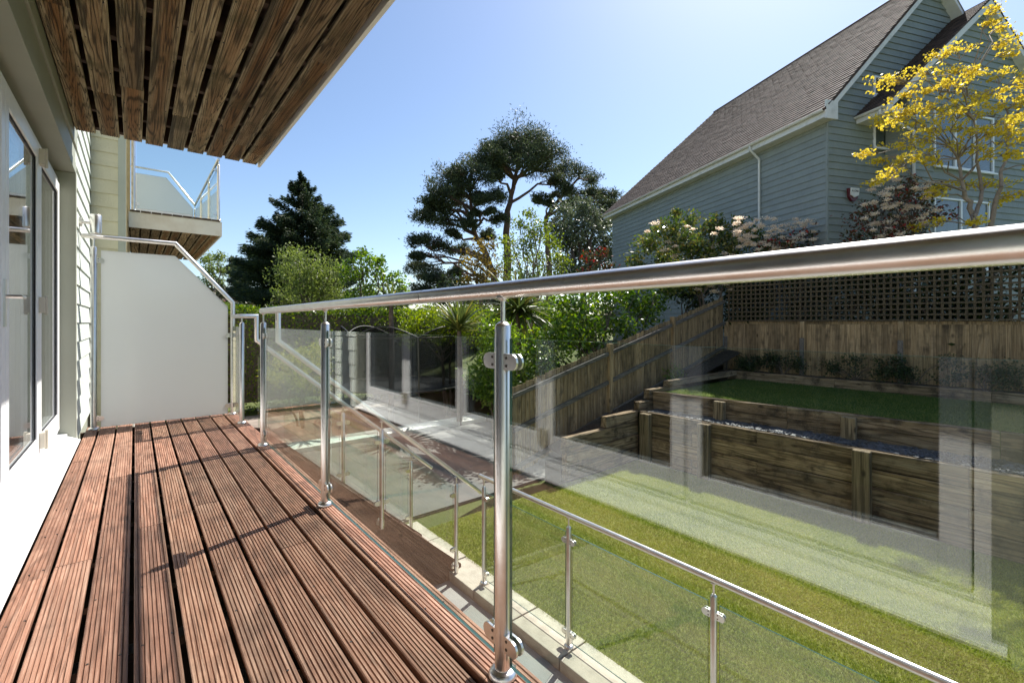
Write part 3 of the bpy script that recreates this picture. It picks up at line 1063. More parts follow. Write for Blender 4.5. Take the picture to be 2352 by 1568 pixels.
# lower railing along the lawn edge
GX = 2.765
GB = LZ + 0.012
GR = GB + 1.085
gr = thing('glass_railing', 'low steel and glass railing standing on the paving slabs beside the lawn', 'railing', (GX, 1.5, GB))
MB(gr.location).tube([(GX, 3.86, GR), (GX, -1.5, GR)], 0.0212, 24).build('handrail', M['steel'], gr, smooth=40)
gy = (3.79, 2.60, 1.375, 0.15)
for i, py in enumerate(gy):
    cl = []
    for dv in (YP, YM):
        if i == 0 and dv == YP: continue
        cl += [(GB + 0.87, dv), (GB + 0.11, dv)]
    rail_post(gr, GX, py, GB, GR, cl, r=0.0212)
for a, b in zip(gy[:-1], gy[1:]):
    pane_yz(gr, GX, b + 0.036, a - 0.036, z0=GB + 0.045, z1=GB + 0.94)
pane_yz(gr, GX, -1.0, 0.114, z0=GB + 0.045, z1=GB + 0.94)

# ------------------------------------------------------------------ neighbouring balcony
BY0, BY1 = 9.5, 13.75
BX0, BX1 = NX + 0.028, 1.19
BT = 2.775
nb = thing('balcony', 'neighbouring upper balcony with white fascia and glass railing on the cream house', 'balcony', (0.5, 11.6, CZ))
PN = (BX1 - BX0 - 0.03) / 9
for i in range(9):
    xc = BX0 + 0.01 + (i + 0.5) * PN
    board_y(nb, xc, BY0 + 0.03, BY1, CZ, PN * 0.82, 0.028, 9, M['soffit'], rnd, up=False)
    board_y(nb, xc, BY0 - 0.02, BY1, BT + 0.028, PN * 0.93, 0.028, 9, M['joist'], rnd, name='upper_board')
MB(nb.location).box(BX0, BX1, BY0, BY0 + 0.022, CZ - 0.012, BT - 0.002).build('fascia', M['fascia'], nb)
MB(nb.location).box(BX1 - 0.022, BX1 - 0.0005, BY0 + 0.023, BY1, CZ - 0.012, BT - 0.002).build('fascia', M['fascia'], nb)
yy = BY0 + 0.3
while yy < BY1:
    MB(nb.location).box(BX0, BX1 - 0.024, yy, yy + 0.045, CZ + 0.03, BT - 0.002).build('joist', M['joist'], nb)
    yy += 0.41
BD = BT + 0.028
nr = thing('balcony_railing', 'steel and glass railing with frosted end screen on the neighbouring balcony', 'railing', (0.6, 11.6, BD))
bx = BX1 - 0.045
MB(nr.location).tube([(NX + 0.03, BY1 - 0.05, BD + 1.80), (0.62, BY1 - 0.05, BD + 1.80), (bx, BY1 - 0.05, BD + 1.09), (bx, BY0 + 0.02, BD + 1.09)], 0.0212, 18).build('handrail', M['steel'], nr, smooth=40)
for py in (BY0 + 0.05, BY0 + 1.4, BY0 + 2.8, BY1 - 0.05):
    cl = []
    if py > BY0 + 0.1: cl += [(BD + 0.89, YM), (BD + 0.11, YM)]
    if py < BY1 - 0.1: cl += [(BD + 0.89, YP), (BD + 0.11, YP)]
    if py < BY0 + 0.1: cl += [(BD + 0.89, (-1, 0, 0)), (BD + 0.11, (-1, 0, 0))]
    rail_post(nr, bx, py, BD, BD + 1.09, cl)
for a, b in ((BY0 + 0.05, BY0 + 1.4), (BY0 + 1.4, BY0 + 2.8), (BY0 + 2.8, BY1 - 0.05)):
    pane_yz(nr, bx, a + 0.036, b - 0.036, z0=BD + 0.045, z1=BD + 0.955)
rail_post(nr, NX + 0.09, BY0 + 0.05, BD, BD + 1.75, [(BD + 1.5, (1, 0, 0)), (BD + 0.11, (1, 0, 0))])
pane_xz(nr, BY0 + 0.05, [(NX + 0.13, BD + 0.045), (bx - 0.036, BD + 0.045), (bx - 0.036, BD + 1.05), (NX + 0.6, BD + 1.62), (NX + 0.13, BD + 1.62)])
pane_xz(nr, BY1 - 0.05, [(NX + 0.08, BD + 0.03), (bx - 0.036, BD + 0.03), (bx - 0.036, BD + 1.0), (0.58, BD + 1.66), (NX + 0.08, BD + 1.66)], 0.012, M['frosted'], 'frosted_panel')

# ------------------------------------------------------------------ sleeper walls
rnd = random.Random(21)


def sleeper(parent, p, q, w, h, mat):
    """a rough railway sleeper between p and q, edges worn"""
    p, q = Vector(p), Vector(q)
    d = (q - p).normalized()
    a = d.cross(Vector((0, 0, 1))).normalized()
    n = max(2, int((q - p).length / 0.3))
    rings = []
    for i in range(n + 1):
        c = p.lerp(q, i / n)
        ring = []
        for sx, sz in ((-1, -1), (1, -1), (1, 1), (-1, 1)):
            for (ex, ez) in (((0.82, 1.0), (1.0, 0.9)) if sx * sz > 0 else ((1.0, 0.9), (0.82, 1.0))):
                ring.append(c + a * (sx * ex * w / 2 + rnd.uniform(-0.004, 0.004)) + Vector((0, 0, sz * ez * h / 2 + rnd.uniform(-0.004, 0.004))))
        rings.append(ring)
    m = MB(parent.location)
    k = 8
    vs = [v for r in rings for v in r]
    fs = [tuple(reversed(range(k))), tuple((n) * k + j for j in range(k))]
    for i in range(n):
        for j in range(k):
            fs.append((i * k + j, i * k + (j + 1) % k, (i + 1) * k + (j + 1) % k, (i + 1) * k + j))
    m.add(vs, [tuple(reversed(f)) for f in fs])
    return m.build('sleeper', mat, parent)


def upright(parent, x, y, z0, z1, wx, wy):
    m = MB(parent.location)
    m.box(x - wx / 2, x + wx / 2, y - wy / 2, y + wy / 2, z0, z1)
    return m.build('sleeper_post', M['sleeper_z'], parent, bevel=0.012)


lw = thing('sleeper_wall', 'tall retaining wall of weathered timber sleepers behind the lower lawn', 'retaining wall', (7.7, 2, LZ))
ch = 0.243
for k in range(4):
    zc = LZ - 0.01 + ch * (k + 0.5)
    cuts = [5.28, 3.1 if k % 2 else 4.2, 0.7 if k % 2 else 1.8, -1.7 if k % 2 else -0.6, -3.0]
    for a, b in zip(cuts[:-1], cuts[1:]):
        sleeper(lw, (7.695 + rnd.uniform(-.006, .006), a - 0.004, zc), (7.695 + rnd.uniform(-.006, .006), b + 0.004, zc + rnd.uniform(-.004, .004)), 0.125, ch - 0.008, M['sleeper'])
for py in (5.10, 3.93, 1.72, -0.45):
    upright(lw, 7.565, py, LZ - 0.02, -0.745 + rnd.uniform(-.02, .02), 0.125, 0.20)

uw = thing('sleeper_wall', 'low sleeper wall between the slate chippings and the upper lawn', 'retaining wall', (8.4, 2, -0.8))
up = lambda y: 8.16 + (5.3 - y) * 0.085
cuts = [5.30, 2.9, 0.5, -2.0]
for a, b in zip(cuts[:-1], cuts[1:]):
    for zc, h in ((-0.70, 0.21), (-0.495, 0.19)):
        sleeper(uw, (up(a), a - 0.004, zc), (up(b), b + 0.004, zc), 0.125, h, M['sleeper'])
for py in (3.95, 2.05, 0.2):
    upright(uw, up(py) - 0.125, py, -0.83, -0.43, 0.11, 0.19)

ue = thing('sleeper_edging', 'single row of sleepers edging the planting bed below the trellis fence', 'edging', (11.95, 2, UZ))
cuts = [5.55, 3.2, 0.8, -1.6]
for a, b in zip(cuts[:-1], cuts[1:]):
    sleeper(ue, (11.95, a - 0.004, UZ + 0.085), (11.95, b + 0.004, UZ + 0.085), 0.12, 0.22, M['sleeper'])

sw = thing('stepped_sleeper_wall', 'stepped side wall of stacked grey sleepers along the closeboard fence', 'retaining wall', (7.5, 5.36, LZ))
for (xa, xb, zc, h) in ((5.60, 7.62, -1.56, 0.24), (5.60, 7.62, -1.315, 0.235), (5.60, 7.62, -1.065, 0.25), (6.62, 7.62, -0.83, 0.21),
                        (7.66, 8.95, -0.68, 0.22), (7.98, 9.4, -0.46, 0.20), (8.72, 11.9, -0.30, 0.13)):
    sleeper(sw, (xa + rnd.uniform(-.02, .02), 5.37, zc), (xb, 5.37, zc), 0.14, h - 0.006, M['sleeper_x'])
    if xa > 7.6 and xb > 8.9:
        pass
struct(MB().box(5.6, 12.48, 5.45, 5.84, GZ - 0.2, -1.45).build('soil_bank', M['soil']))
hill('soil_slope', [5.62, 7, 8.5, 10, 12.48], [5.445, 5.84], lambda x, y: -1.18 + 0.215 * (x - 6.0) + (0.05 if y > 5.6 else -0.02), M['soil'])

# ------------------------------------------------------------------ fences
FY = 5.90
ftop = lambda x: -0.10 + 0.24 * (x - 4.9)
cf = thing('closeboard_fence', 'sloping closeboard timber fence with arris rails climbing beside the stepped sleepers', 'fence', (8.7, FY, -1.4))
src = {}
x = 4.86
while x < 12.42:
    L = 1.50 + 0.02 * rnd.randint(-1, 1)
    key = round(L, 2)
    if key not in src:
        m = MB(cf.location + Vector((0, 0, 0)))
        hw = 0.052
        m = MB()
        m.prism([(-hw, 0.0, 0), (hw, 0.010, 0), (hw, 0.024, 0), (-hw, 0.007, 0)], (0, 0, L))
        o = m.build('fence_board', M['fence'], cf)
        src[key] = o
        o.location = Vector((x, FY, ftop(x) - L / 2)) - cf.location
    else:
        inst(src[key], cf, Vector((x, FY, ftop(x) - L / 2 + rnd.uniform(-.012, .012))) - Vector(cf.location), (0, rnd.uniform(-.008, .008), 0))
    x += 0.0945
for a, b in ((4.86, 7.40), (7.53, 9.76), (9.89, 12.42)):
    for dz in (-0.14, -0.72, -1.36):
        MB(cf.location).bar((a, FY - 0.030, ftop(a) + dz), (b, FY - 0.030, ftop(b) + dz), 0.052, 0.075).build('arris_rail', M['rail_wood'], cf, bevel=0.01)
for x, dx in ((4.80, 0.02), (7.465, 0.03), (9.825, -0.01)):
    MB(cf.location).prism([(x - 0.05 - dx, FY - 0.075, ftop(x) - 1.72), (x + 0.05 - dx, FY - 0.075, ftop(x) - 1.72), (x + 0.05, FY - 0.075, ftop(x) + 0.05), (x - 0.05, FY - 0.075, ftop(x) + 0.05)],
                          (0, 0.10, 0)).build('fence_post', M['fence'], cf, bevel=0.006)

FX = 12.5
tf = thing('trellis_fence', 'shaded timber fence topped with dark square trellis at the back of the garden', 'fence', (FX, 2, -0.4))
m = MB()
m.prism([(0.0, -0.052, 0), (0.010, 0.052, 0), (0.026, 0.052, 0), (0.009, -0.052, 0)], (0, 0, 1.42))
fb = m.build('fence_board', M['fence'], tf)
first = True
y = 5.80
while y > -1.4:
    loc = Vector((FX, y, 0.29))
    if first:
        fb.location = loc - Vector(tf.location); first = False
    else:
        inst(fb, tf, loc - Vector(tf.location), (rnd.uniform(-.006, .006), 0, 0))
    y -= 0.096
for a in range(4):
    y0 = 5.84 - a * 1.84
    y1 = y0 - 1.84
    MB(tf.location).box(FX - 0.02, FX - 0.002, y1 + 0.06, y0 - 0.06, -0.42, -0.27).build('gravel_board', M['fence'], tf)
    MB(tf.location).box(FX - 0.014, FX - 0.001, y1 + 0.052, y0 - 0.052, 0.955, 1.02).build('capping_rail', M['fence'], tf)
    MB(tf.location).box(FX - 0.07, FX + 0.03, y0 - 0.05, y0 + 0.05, -0.5, 1.02).build('fence_post', M['fence'], tf, bevel=0.006)
    for py in (y0 - 0.05,):
        MB(tf.location).box(FX - 0.125, FX - 0.072, y0 - 0.045, y0 + 0.045, -0.5, 0.62).build('fence_spur', M['rail_wood'], tf, bevel=0.012)
# trellis laths, one by one
m = MB(); m.box(-0.012, 0.012, -0.020, 0.020, -0.76, 0.76)
vl = m.build('trellis_lath', M['trellis'], tf)
m = MB(); m.box(-0.009, 0.009, -0.918, 0.918, -0.019, 0.019)
hl = m.build('trellis_lath', M['trellis'], tf)
fv = fh = True
for a in range(4):
    yc = 5.84 - a * 1.84 - 0.92
    for i in range(16):
        loc = Vector((FX - 0.036, yc - 0.87 + i * 0.115, 1.79)) - Vector(tf.location)
        if fv: vl.location = loc; fv = False
        else: inst(vl, tf, loc, (rnd.uniform(-.004, .004), 0, 0))
    for i in range(14):
        loc = Vector((FX - 0.058, yc, 1.045 + i * 0.114)) - Vector(tf.location)
        if fh: hl.location = loc; fh = False
        else: inst(hl, tf, loc, (rnd.uniform(-.003, .003), 0, 0))

# ------------------------------------------------------------------ blue-grey house on the rise
HA = R(-23.6)
h2 = thing('weatherboarded_house', 'large blue grey weatherboarded house with brown tiled roof behind the trellis fence', 'house', (15.2 * 0.88, 4.26 * 0.88, -0.056), HA)
KS = 0.88
h2.scale = (KS, KS, KS)
HZ = -0.2                                # local z = world z - HZ


def HL(x, y, z):
    return Vector((x, y, z - HZ))


HW, HLN, HE, HR = 8.32, 12.5, 7.28, 11.65
slope = (HR - HE) / (HW / 2)
core = MB()
core.add([HL(0.02, 0.02, HZ), HL(HW - .02, 0.02, HZ), HL(HW - .02, 0.02, HE), HL(HW / 2, 0.02, HR - .05), HL(0.02, 0.02, HE),
          HL(0.02, HLN, HZ), HL(HW - .02, HLN, HZ), HL(HW - .02, HLN, HE), HL(HW / 2, 9.4, HR - .05), HL(0.02, HLN, HE)],
         [(0, 1, 2, 3, 4), (9, 8, 7, 6, 5), (0, 4, 9, 5), (1, 6, 7, 2), (4, 3, 8, 9), (3, 2, 7, 8)])
core.build('wall', M['siding_blue'], h2)
BH = 0.20
z = 0.6
# side wall boards
while z < HE - 0.02:
    h = min(BH, HE - z)
    MB().prism([HL(0.0, 0.03, z - 0.012), HL(-0.034, 0.03, z - 0.012), HL(-0.007, 0.03, z + h), HL(0.0, 0.03, z + h)], (0, HLN - 0.03, 0)).build('siding_board', M['siding_blue'], h2)
    z += BH
# gable boards: split round the window, clipped to the rake
WXa, WXb, WZa, WZb = 1.80, 2.58, 6.15, 8.27
z = 0.6
while z < HR - 0.25:
    h = BH
    x0 = 0.03 if z < HE else (z - HE) / slope + 0.03
    x1 = HW - 0.03 if z < HE else HW - (z - HE) / slope - 0.03
    spans = [(x0, x1)]
    if z + h > WZa and z < WZb: spans = [(x0, WXa - 0.06), (WXb + 0.06, x1)]
    for a, b in spans:
        if b - a < 0.1: continue
        ta = tb = 0.0
        if z + h > HE:
            t = (z + h - max(z, HE)) / slope
            if a == x0: ta = t
            if b == x1: tb = t
        poly = [HL(a, -0.034, z - 0.012), HL(b, -0.034, z - 0.012), HL(b - tb, -0.007, z + h), HL(a + ta, -0.007, z + h)]
        q = [HL(a, 0.0, z - 0.012), HL(b, 0.0, z - 0.012), HL(b - tb, 0.0, z + h), HL(a + ta, 0.0, z + h)]
        MB().add(poly + q, [(0, 1, 2, 3), (7, 6, 5, 4), (0, 4, 5, 1), (1, 5, 6, 2), (2, 6, 7, 3), (3, 7, 4, 0)]).build('siding_board', M['siding_blue'], h2)
    z += BH
MB().box(-0.03, 0.035, -0.035, 0.03, 0.6 - HZ, HE - HZ).build('corner_trim', M['siding_blue'], h2)


def house_window(parent, x0, x1, z0, z1, y, mull=(), trans=(), blind=True):
    w = MB()
    f = 0.055
    w.box(x0 - 0.05, x0 + f - 0.05, y - 0.03, y + 0.06, z0 - HZ, z1 - HZ)
    w.box(x1 - f + 0.05, x1 + 0.05, y - 0.03, y + 0.06, z0 - HZ, z1 - HZ)
    w.box(x0 + f - 0.05, x1 - f + 0.05, y - 0.03, y + 0.06, z1 - f - HZ, z1 - HZ)
    w.box(x0 + f - 0.05, x1 - f + 0.05, y - 0.03, y + 0.06, z0 - HZ, z0 + f - HZ)
    for mx in mull: w.box(mx - 0.035, mx + 0.035, y - 0.029, y + 0.058, z0 + f - HZ, z1 - f - HZ)
    for tz in trans: w.box(x0 + f - 0.05, x1 - f + 0.05, y - 0.031, y + 0.059, tz - 0.04 - HZ, tz + 0.04 - HZ)
    o = w.build('window', M['upvc'], parent, bevel=0.006)
    MB().box(x0, x1, y + 0.012, y + 0.018, z0 + 0.03 - HZ, z1 - 0.03 - HZ).build('pane', M['window_glass'], o)
    MB().box(x0 - 0.09, x1 + 0.09, y - 0.10, y - 0.031, z0 - 0.05 - HZ, z0 - 0.003 - HZ).build('sill', M['upvc'], o)
    b = MB()
    zz = z0 + 0.06
    b.box(x0, x1, y + 0.14, y + 0.145, z0 - HZ, z1 - HZ, 1)
    while blind and zz < z1 - 0.08:
        b.box(x0 + 0.02, x1 - 0.02, y + 0.085, y + 0.10, zz - HZ, zz + 0.02 - HZ)
        zz += 0.05
    b.build('blind', [M['screw'], M['gasket']], o)
    return o


house_window(h2, WXa, WXb, WZa, WZb, -0.03, trans=(7.72, 7.0))
# roof planes, verge and eaves
OV = 0.40
ez = HE - OV * slope
RY0, RY1 = -0.32, HLN + 0.35
RIDGE1 = 9.4
n_sl = Vector((-math.sin(math.atan(slope)), 0, math.cos(math.atan(slope))))
th = 0.06
rf = MB()
A = HL(-OV, RY0, ez) + n_sl * th
B = HL(HW / 2, RY0, HR) + n_sl * th
C_ = HL(HW / 2, RIDGE1, HR) + n_sl * th
D = HL(-OV, RY1, ez) + n_sl * th
A2, B2, D2 = HL(HW + OV, RY0, ez + th), HL(HW / 2, RY0, HR + 0.06), HL(HW + OV, RY1, ez + th)
rf.add([A, B, C_, D, A - n_sl * 0.05, B - n_sl * 0.05, C_ - n_sl * 0.05, D - n_sl * 0.05], [(3, 2, 1, 0), (4, 5, 6, 7), (0, 1, 5, 4), (1, 2, 6, 5), (2, 3, 7, 6), (3, 0, 4, 7)])
rf.add([A2, B, C_, D2, A2 - Vector((0, 0, .05)), B - Vector((0, 0, .05)), C_ - Vector((0, 0, .05)), D2 - Vector((0, 0, .05))], [(0, 1, 2, 3), (7, 6, 5, 4)])
rf.add([D, C_, D2], [(2, 1, 0)])
roof = rf.build('roof', M['tile'], h2)
# tiles: courses of plain tiles on the slope we see
sl_len = math.hypot(HW / 2 + OV, HR - ez)
u_up = (HL(HW / 2, 0, HR) - HL(-OV, 0, ez)).normalized()
tw, expo = 0.25, 0.165
nc = int(sl_len / expo)
tiles = []
for c in range(nc + 1):
    s = c * expo
    f = s / sl_len
    yend = RY1 + (RIDGE1 - RY1) * f
    yy = RY0 - (0.11 if c % 2 else 0.0)
    while yy < yend - 0.02:
        a, b = max(yy + 0.004, RY0 - 0.02), min(yy + tw - 0.004, yend)
        if b - a > 0.03:
            tiles.append((s, a, b))
        yy += tw
camw = Vector((0, 0, CAM_H))
Minv = Matrix.Rotation(-HA, 3, 'Z')
cl = Minv @ (camw - Vector((15.2, 4.26, HZ)))
base0 = HL(-OV, 0, ez) + n_sl * (th + 0.003)


def tile_geo(m, s, a, b, j):
    p0 = base0 + u_up * (s - 0.01)
    p1 = base0 + u_up * min(s + expo + 0.03, sl_len + 0.02)
    lo, hi = 0.030 + j, 0.003 + j * 0.3
    v = [p0 + Vector((0, a, 0)) + n_sl * lo, p0 + Vector((0, b, 0)) + n_sl * lo, p1 + Vector((0, b, 0)) + n_sl * hi, p1 + Vector((0, a, 0)) + n_sl * hi,
         p0 + Vector((0, a, 0)), p0 + Vector((0, b, 0)), p1 + Vector((0, b, 0)), p1 + Vector((0, a, 0))]
    m.add(v, [(3, 2, 1, 0), (0, 1, 5, 4), (1, 2, 6, 5), (3, 0, 4, 7)])


tiles.sort(key=lambda t: ((base0 + u_up * t[0] + Vector((0, t[1], 0))) - cl).length)
rest = MB()
# only tiles inside the view count as the largest ones
cnt = 0
for (s, a, b) in tiles:
    pw = KS * (Matrix.Rotation(HA, 3, 'Z') @ (base0 + u_up * s + Vector((0, (a + b) / 2, 0)))) + h2.location
    dd = pw.x * FWD[0] + pw.y * FWD[1]
    vv = 740 - 1045 * (pw.z - CAM_H) / dd
    j = rnd.uniform(0, 0.010)
    if cnt < 280 and vv > -20:
        m = MB(); tile_geo(m, s, a, b, j); m.build('roof_tile', M['tile'], roof); cnt += 1
    else:
        tile_geo(rest, s, a, b, j)
rest.build('roof_tiles', M['tile'], roof, kind='stuff')
MB().tube([C_ + Vector((0, 0.1, 0.02)), B + Vector((0, -0.03, 0.02))], 0.05, 10).build('ridge_tile', M['tile'], roof, smooth=50)


def bargeboard(parent, x0, z0, x1, z1, y, dep=0.22, thk=0.035, soff=0.30, name='bargeboard'):
    p0, p1 = HL(x0, y, z0), HL(x1, y, z1)
    m = MB()
    m.prism([p0, p0 + Vector((0, 0, -dep)), p1 + Vector((0, 0, -dep)), p1], (0, thk, 0))
    m.prism([p0 + Vector((0, thk, -dep * .9)), p0 + Vector((0, thk, -dep * .98)), p1 + Vector((0, thk, -dep * .98)), p1 + Vector((0, thk, -dep * .9))], (0, soff - thk, 0))
    return m.build(name, M['white_board'], parent)


bargeboard(h2, -OV, ez + 0.05, HW / 2, HR + 0.05, RY0 + 0.01)
bargeboard(h2, HW / 2, HR + 0.05, HW + OV, ez + 0.05, RY0 + 0.01)
MB().box(-OV + 0.01, -OV + 0.03, RY0 + 0.05, RY1 - 0.02, ez - 0.17 - HZ, ez + 0.05 - HZ).build('fascia', M['white_board'], h2)
MB().box(-OV + 0.03, 0.0, RY0 + 0.045, RY1 - 0.02, ez - 0.165 - HZ, ez - 0.145 - HZ).build('soffit', M['white_board'], h2)
MB().box(-OV - 0.02, 0.0, RY0 - 0.005, RY0 + 0.045, ez - 0.22 - HZ, ez + 0.28 - HZ).build('box_end', M['white_board'], h2)


def gutter(parent, p0, p1, r=0.06):
    m = MB()
    p0, p1 = Vector(p0), Vector(p1)
    d = (p1 - p0)
    side = Vector((1, 0, 0)) if abs(d.y) > abs(d.x) else Vector((0, 1, 0))
    poly = []
    for k in range(9):
        t = math.pi + math.pi * k / 8
        poly.append(p0 + side * (math.cos(t) * r) + Vector((0, 0, math.sin(t) * r)))
    for k in range(9):
        t = 2 * math.pi - math.pi * k / 8
        poly.append(p0 + side * (math.cos(t) * r * .88) + Vector((0, 0, math.sin(t) * r * .88)))
    m.prism(poly, d)
    return m.build('gutter', M['white_board'], parent, smooth=40)


gutter(h2, HL(-OV - 0.055, RY0 + 0.05, ez + 0.04), HL(-OV - 0.055, RY1, ez + 0.02))
dpy = 2.35
MB().tube([HL(-OV - 0.055, dpy, ez - 0.02), HL(-OV - 0.055, dpy, ez - 0.14), HL(-0.075, dpy, ez - 0.42), HL(-0.075, dpy, 0.5)], 0.038, 12).build('downpipe', M['white_board'], h2, smooth=40)
# front gable projecting to the right
SGY = -0.62
sx0, sx1, szE, sapx, sapz = 1.05, 9.55, 6.92, 5.30, 10.62
ssl = (sapz - szE) / (sapx - sx0)
wl = 2.25
core = MB()
ze = szE + (wl - sx0) * ssl - 0.08
core.add([HL(wl, SGY, HZ), HL(9.2, SGY, HZ), HL(9.2, SGY, szE + (sx1 - 9.2) * ssl - 0.08), HL(sapx, SGY, sapz - .08), HL(wl, SGY, ze), HL(wl, 0.0, HZ), HL(9.2, 0, HZ), HL(9.2, 0, szE + (sx1 - 9.2) * ssl - 0.08), HL(sapx, 0, sapz - .08), HL(wl, 0, ze)],
         [(0, 1, 2, 3, 4), (0, 4, 9, 5), (1, 6, 7, 2), (4, 3, 8, 9), (3, 2, 7, 8)])
core.build('wall', M['siding_blue'], h2)
z = 0.6
BWa, BWb, BZa, BZb = 3.30, 5.80, 5.55, 7.25
CWa, CWb, CZa, CZb = 3.30, 5.60, 2.6, 4.66
while z < sapz - 0.35:
    x0 = wl + 0.01 if z < ze else sx0 + (z - szE) / ssl + 0.08
    x1 = 9.18 if z < ze else sx1 - (z - szE) / ssl - 0.08
    spans = [(x0, x1)]
    for (a_, b_, c_, d_) in ((BWa, BWb, BZa, BZb), (CWa, CWb, CZa, CZb)):
        if z + BH > c_ and z < d_: spans = [(x0, a_ - 0.06), (b_ + 0.06, x1)]
    for a, b in spans:
        ta = BH / ssl if (z >= ze and a == x0) else 0
        tb = BH / ssl if (z >= ze and b == x1) else 0
        poly = [HL(a, SGY - 0.034, z - 0.012), HL(b, SGY - 0.034, z - 0.012), HL(b - tb, SGY - 0.007, z + BH), HL(a + ta, SGY - 0.007, z + BH)]
        q = [HL(a, SGY, z - 0.012), HL(b, SGY, z - 0.012), HL(b - tb, SGY, z + BH), HL(a + ta, SGY, z + BH)]
        MB().add(poly + q, [(0, 1, 2, 3), (7, 6, 5, 4), (0, 4, 5, 1), (1, 5, 6, 2), (2, 6, 7, 3), (3, 7, 4, 0)]).build('siding_board', M['siding_blue'], h2)
    if z < ze:
        MB().prism([HL(wl, SGY, z - 0.012), HL(wl - 0.024, SGY, z - 0.012), HL(wl - 0.007, SGY, z + BH), HL(wl, SGY, z + BH)], (0, -SGY - 0.03, 0)).build('siding_board', M['siding_blue'], h2)
    z += BH
house_window(h2, BWa, BWb, BZa, BZb, SGY - 0.02, mull=(4.15, 5.0))
house_window(h2, CWa, CWb, CZa, CZb, SGY - 0.02, mull=(4.4,), blind=False)
# its roof: both slopes with stepped tile courses
for sgn, xe in ((1, sx0), (-1, sx1)):
    ux = Vector((sapx - xe, 0, sapz - szE))
    L = ux.length
    ux.normalize()
    nn = Vector((-ux.z * sgn, 0, ux.x * sgn)) if sgn > 0 else Vector((ux.z * 1.0, 0, -ux.x))
    if nn.z < 0: nn = -nn
    m = MB()
    s = 0.0
    b0 = HL(xe, SGY - 0.28, szE)
    b1 = HL(xe, 1.5, szE)
    while s < L:
        e = min(s + 0.14, L)
        q = [b0 + ux * s + nn * 0.085, b1 + ux * s + nn * 0.085, b1 + ux * (e + 0.02) + nn * 0.06, b0 + ux * (e + 0.02) + nn * 0.06,
             b0 + ux * s + nn * 0.03, b1 + ux * s + nn * 0.03, b1 + ux * (e + 0.02) + nn * 0.03, b0 + ux * (e + 0.02) + nn * 0.03]
        m.add(q, [(0, 1, 2, 3), (7, 6, 5, 4), (0, 4, 5, 1), (1, 5, 6, 2), (2, 6, 7, 3), (3, 7, 4, 0)])
        s += 0.14
    m.build('gable_roof', M['tile'], h2)
bargeboard(h2, sx0, szE + 0.03, sapx, sapz + 0.03, SGY - 0.27, dep=0.2, soff=0.25)
bargeboard(h2, sapx, sapz + 0.03, sx1, szE + 0.03, SGY - 0.27, dep=0.2, soff=0.25)
gutter(h2, HL(sx0 - 0.03, SGY - 0.26, szE + 0.02), HL(sx0 - 0.03, -0.03, szE + 0.02))
MB().box(sx0 + 0.02, wl, SGY - 0.25, -0.03, szE - 0.16 - HZ, szE + 0.02 - HZ).build('fascia', M['white_board'], h2)
MB().tube([HL(sx0 - 0.03, SGY - 0.1, szE - 0.05), HL(sx0 - 0.03, SGY - 0.1, szE - 0.16), HL(wl + 0.12, SGY - 0.07, szE - 0.48), HL(wl + 0.12, SGY - 0.07, 0.5)], 0.038, 12).build('downpipe', M['white_board'], h2, smooth=40)
# alarm box
al = thing('alarm_box', 'small white and maroon burglar alarm box on the blue grey wall', 'alarm box', KS * (Matrix.Rotation(HA, 3, 'Z') @ Vector((0.88, -0.03, 0))) + Vector((15.2 * KS, 4.26 * KS, 1 + KS * 3.66)), HA)
al.scale = (KS, KS, KS)
MB().prism([(-0.19, 0, 0.20), (-0.17, 0, -0.05), (-0.06, 0, -0.17), (0.06, 0, -0.17), (0.17, 0, -0.05), (0.19, 0, 0.20)], (0, -0.07, 0)).build('alarm_body', M['alarm_red'], al, bevel=0.01)
MB().prism([(-0.14, -0.072, 0.21), (-0.15, -0.072, 0.0), (0.0, -0.072, -0.07), (0.16, -0.072, 0.0), (0.19, -0.072, 0.21)], (0, -0.03, 0)).build('alarm_face', M['alarm_white'], al, bevel=0.01)
tx = bpy.data.curves.new('lettering', 'FONT')
tx.body = 'A-ONE'
tx.size = 0.085
tx.align_x = 'CENTER'
tx.extrude = 0.002
tmp = bpy.data.objects.new('tmp_text', tx)
col.objects.link(tmp)
bpy.context.view_layer.update()
tme = bpy.data.meshes.new_from_object(tmp.evaluated_get(bpy.context.evaluated_depsgraph_get()))
bpy.data.objects.remove(tmp)
to = bpy.data.objects.new('lettering', tme)
col.objects.link(to)
tme.materials.clear()
tme.materials.append(M['screw'])
to.parent = al
to.location = (0.02, -0.1045, 0.09)
to.rotation_euler = (R(90), 0, 0)

# far-off red roofs between the trees
for (u, v, d, w, lab) in ((560, 672, 60, 9, 'distant low house with red tiled roof left of the dark conifer'),):
    p = at(u, v, d)
    dh = thing('distant_house', lab, 'house', (p.x, p.y, GZ), R(-35))
    MB().box(-w / 2, w / 2, -3, 3, 0, p.z - GZ - 1.2).build('wall', M['kerbstone'], dh)
    hz_ = p.z - GZ
    M.setdefault('redtile', simple('red_roof_tile', (0.24, 0.10, 0.065), 0.8, var=0.3, ns=2))
    r_ = MB()
    r_.prism([(-w / 2 - .3, -3.4, hz_ - 1.3), (-w / 2 - .3, 0, hz_ + 0.6), (-w / 2 - .3, 3.4, hz_ - 1.3)], (w + .6, 0, 0))
    r_.build('roof', M['redtile'], dh)
    for wx in (-2.6, -0.4, 1.8):
        MB().box(wx, wx + 1.1, -3.05, -2.99, hz_ - 2.8, hz_ - 1.7).build('window', M['gasket'], dh)

# ------------------------------------------------------------------ vegetation
NR = np.random.RandomState(77)


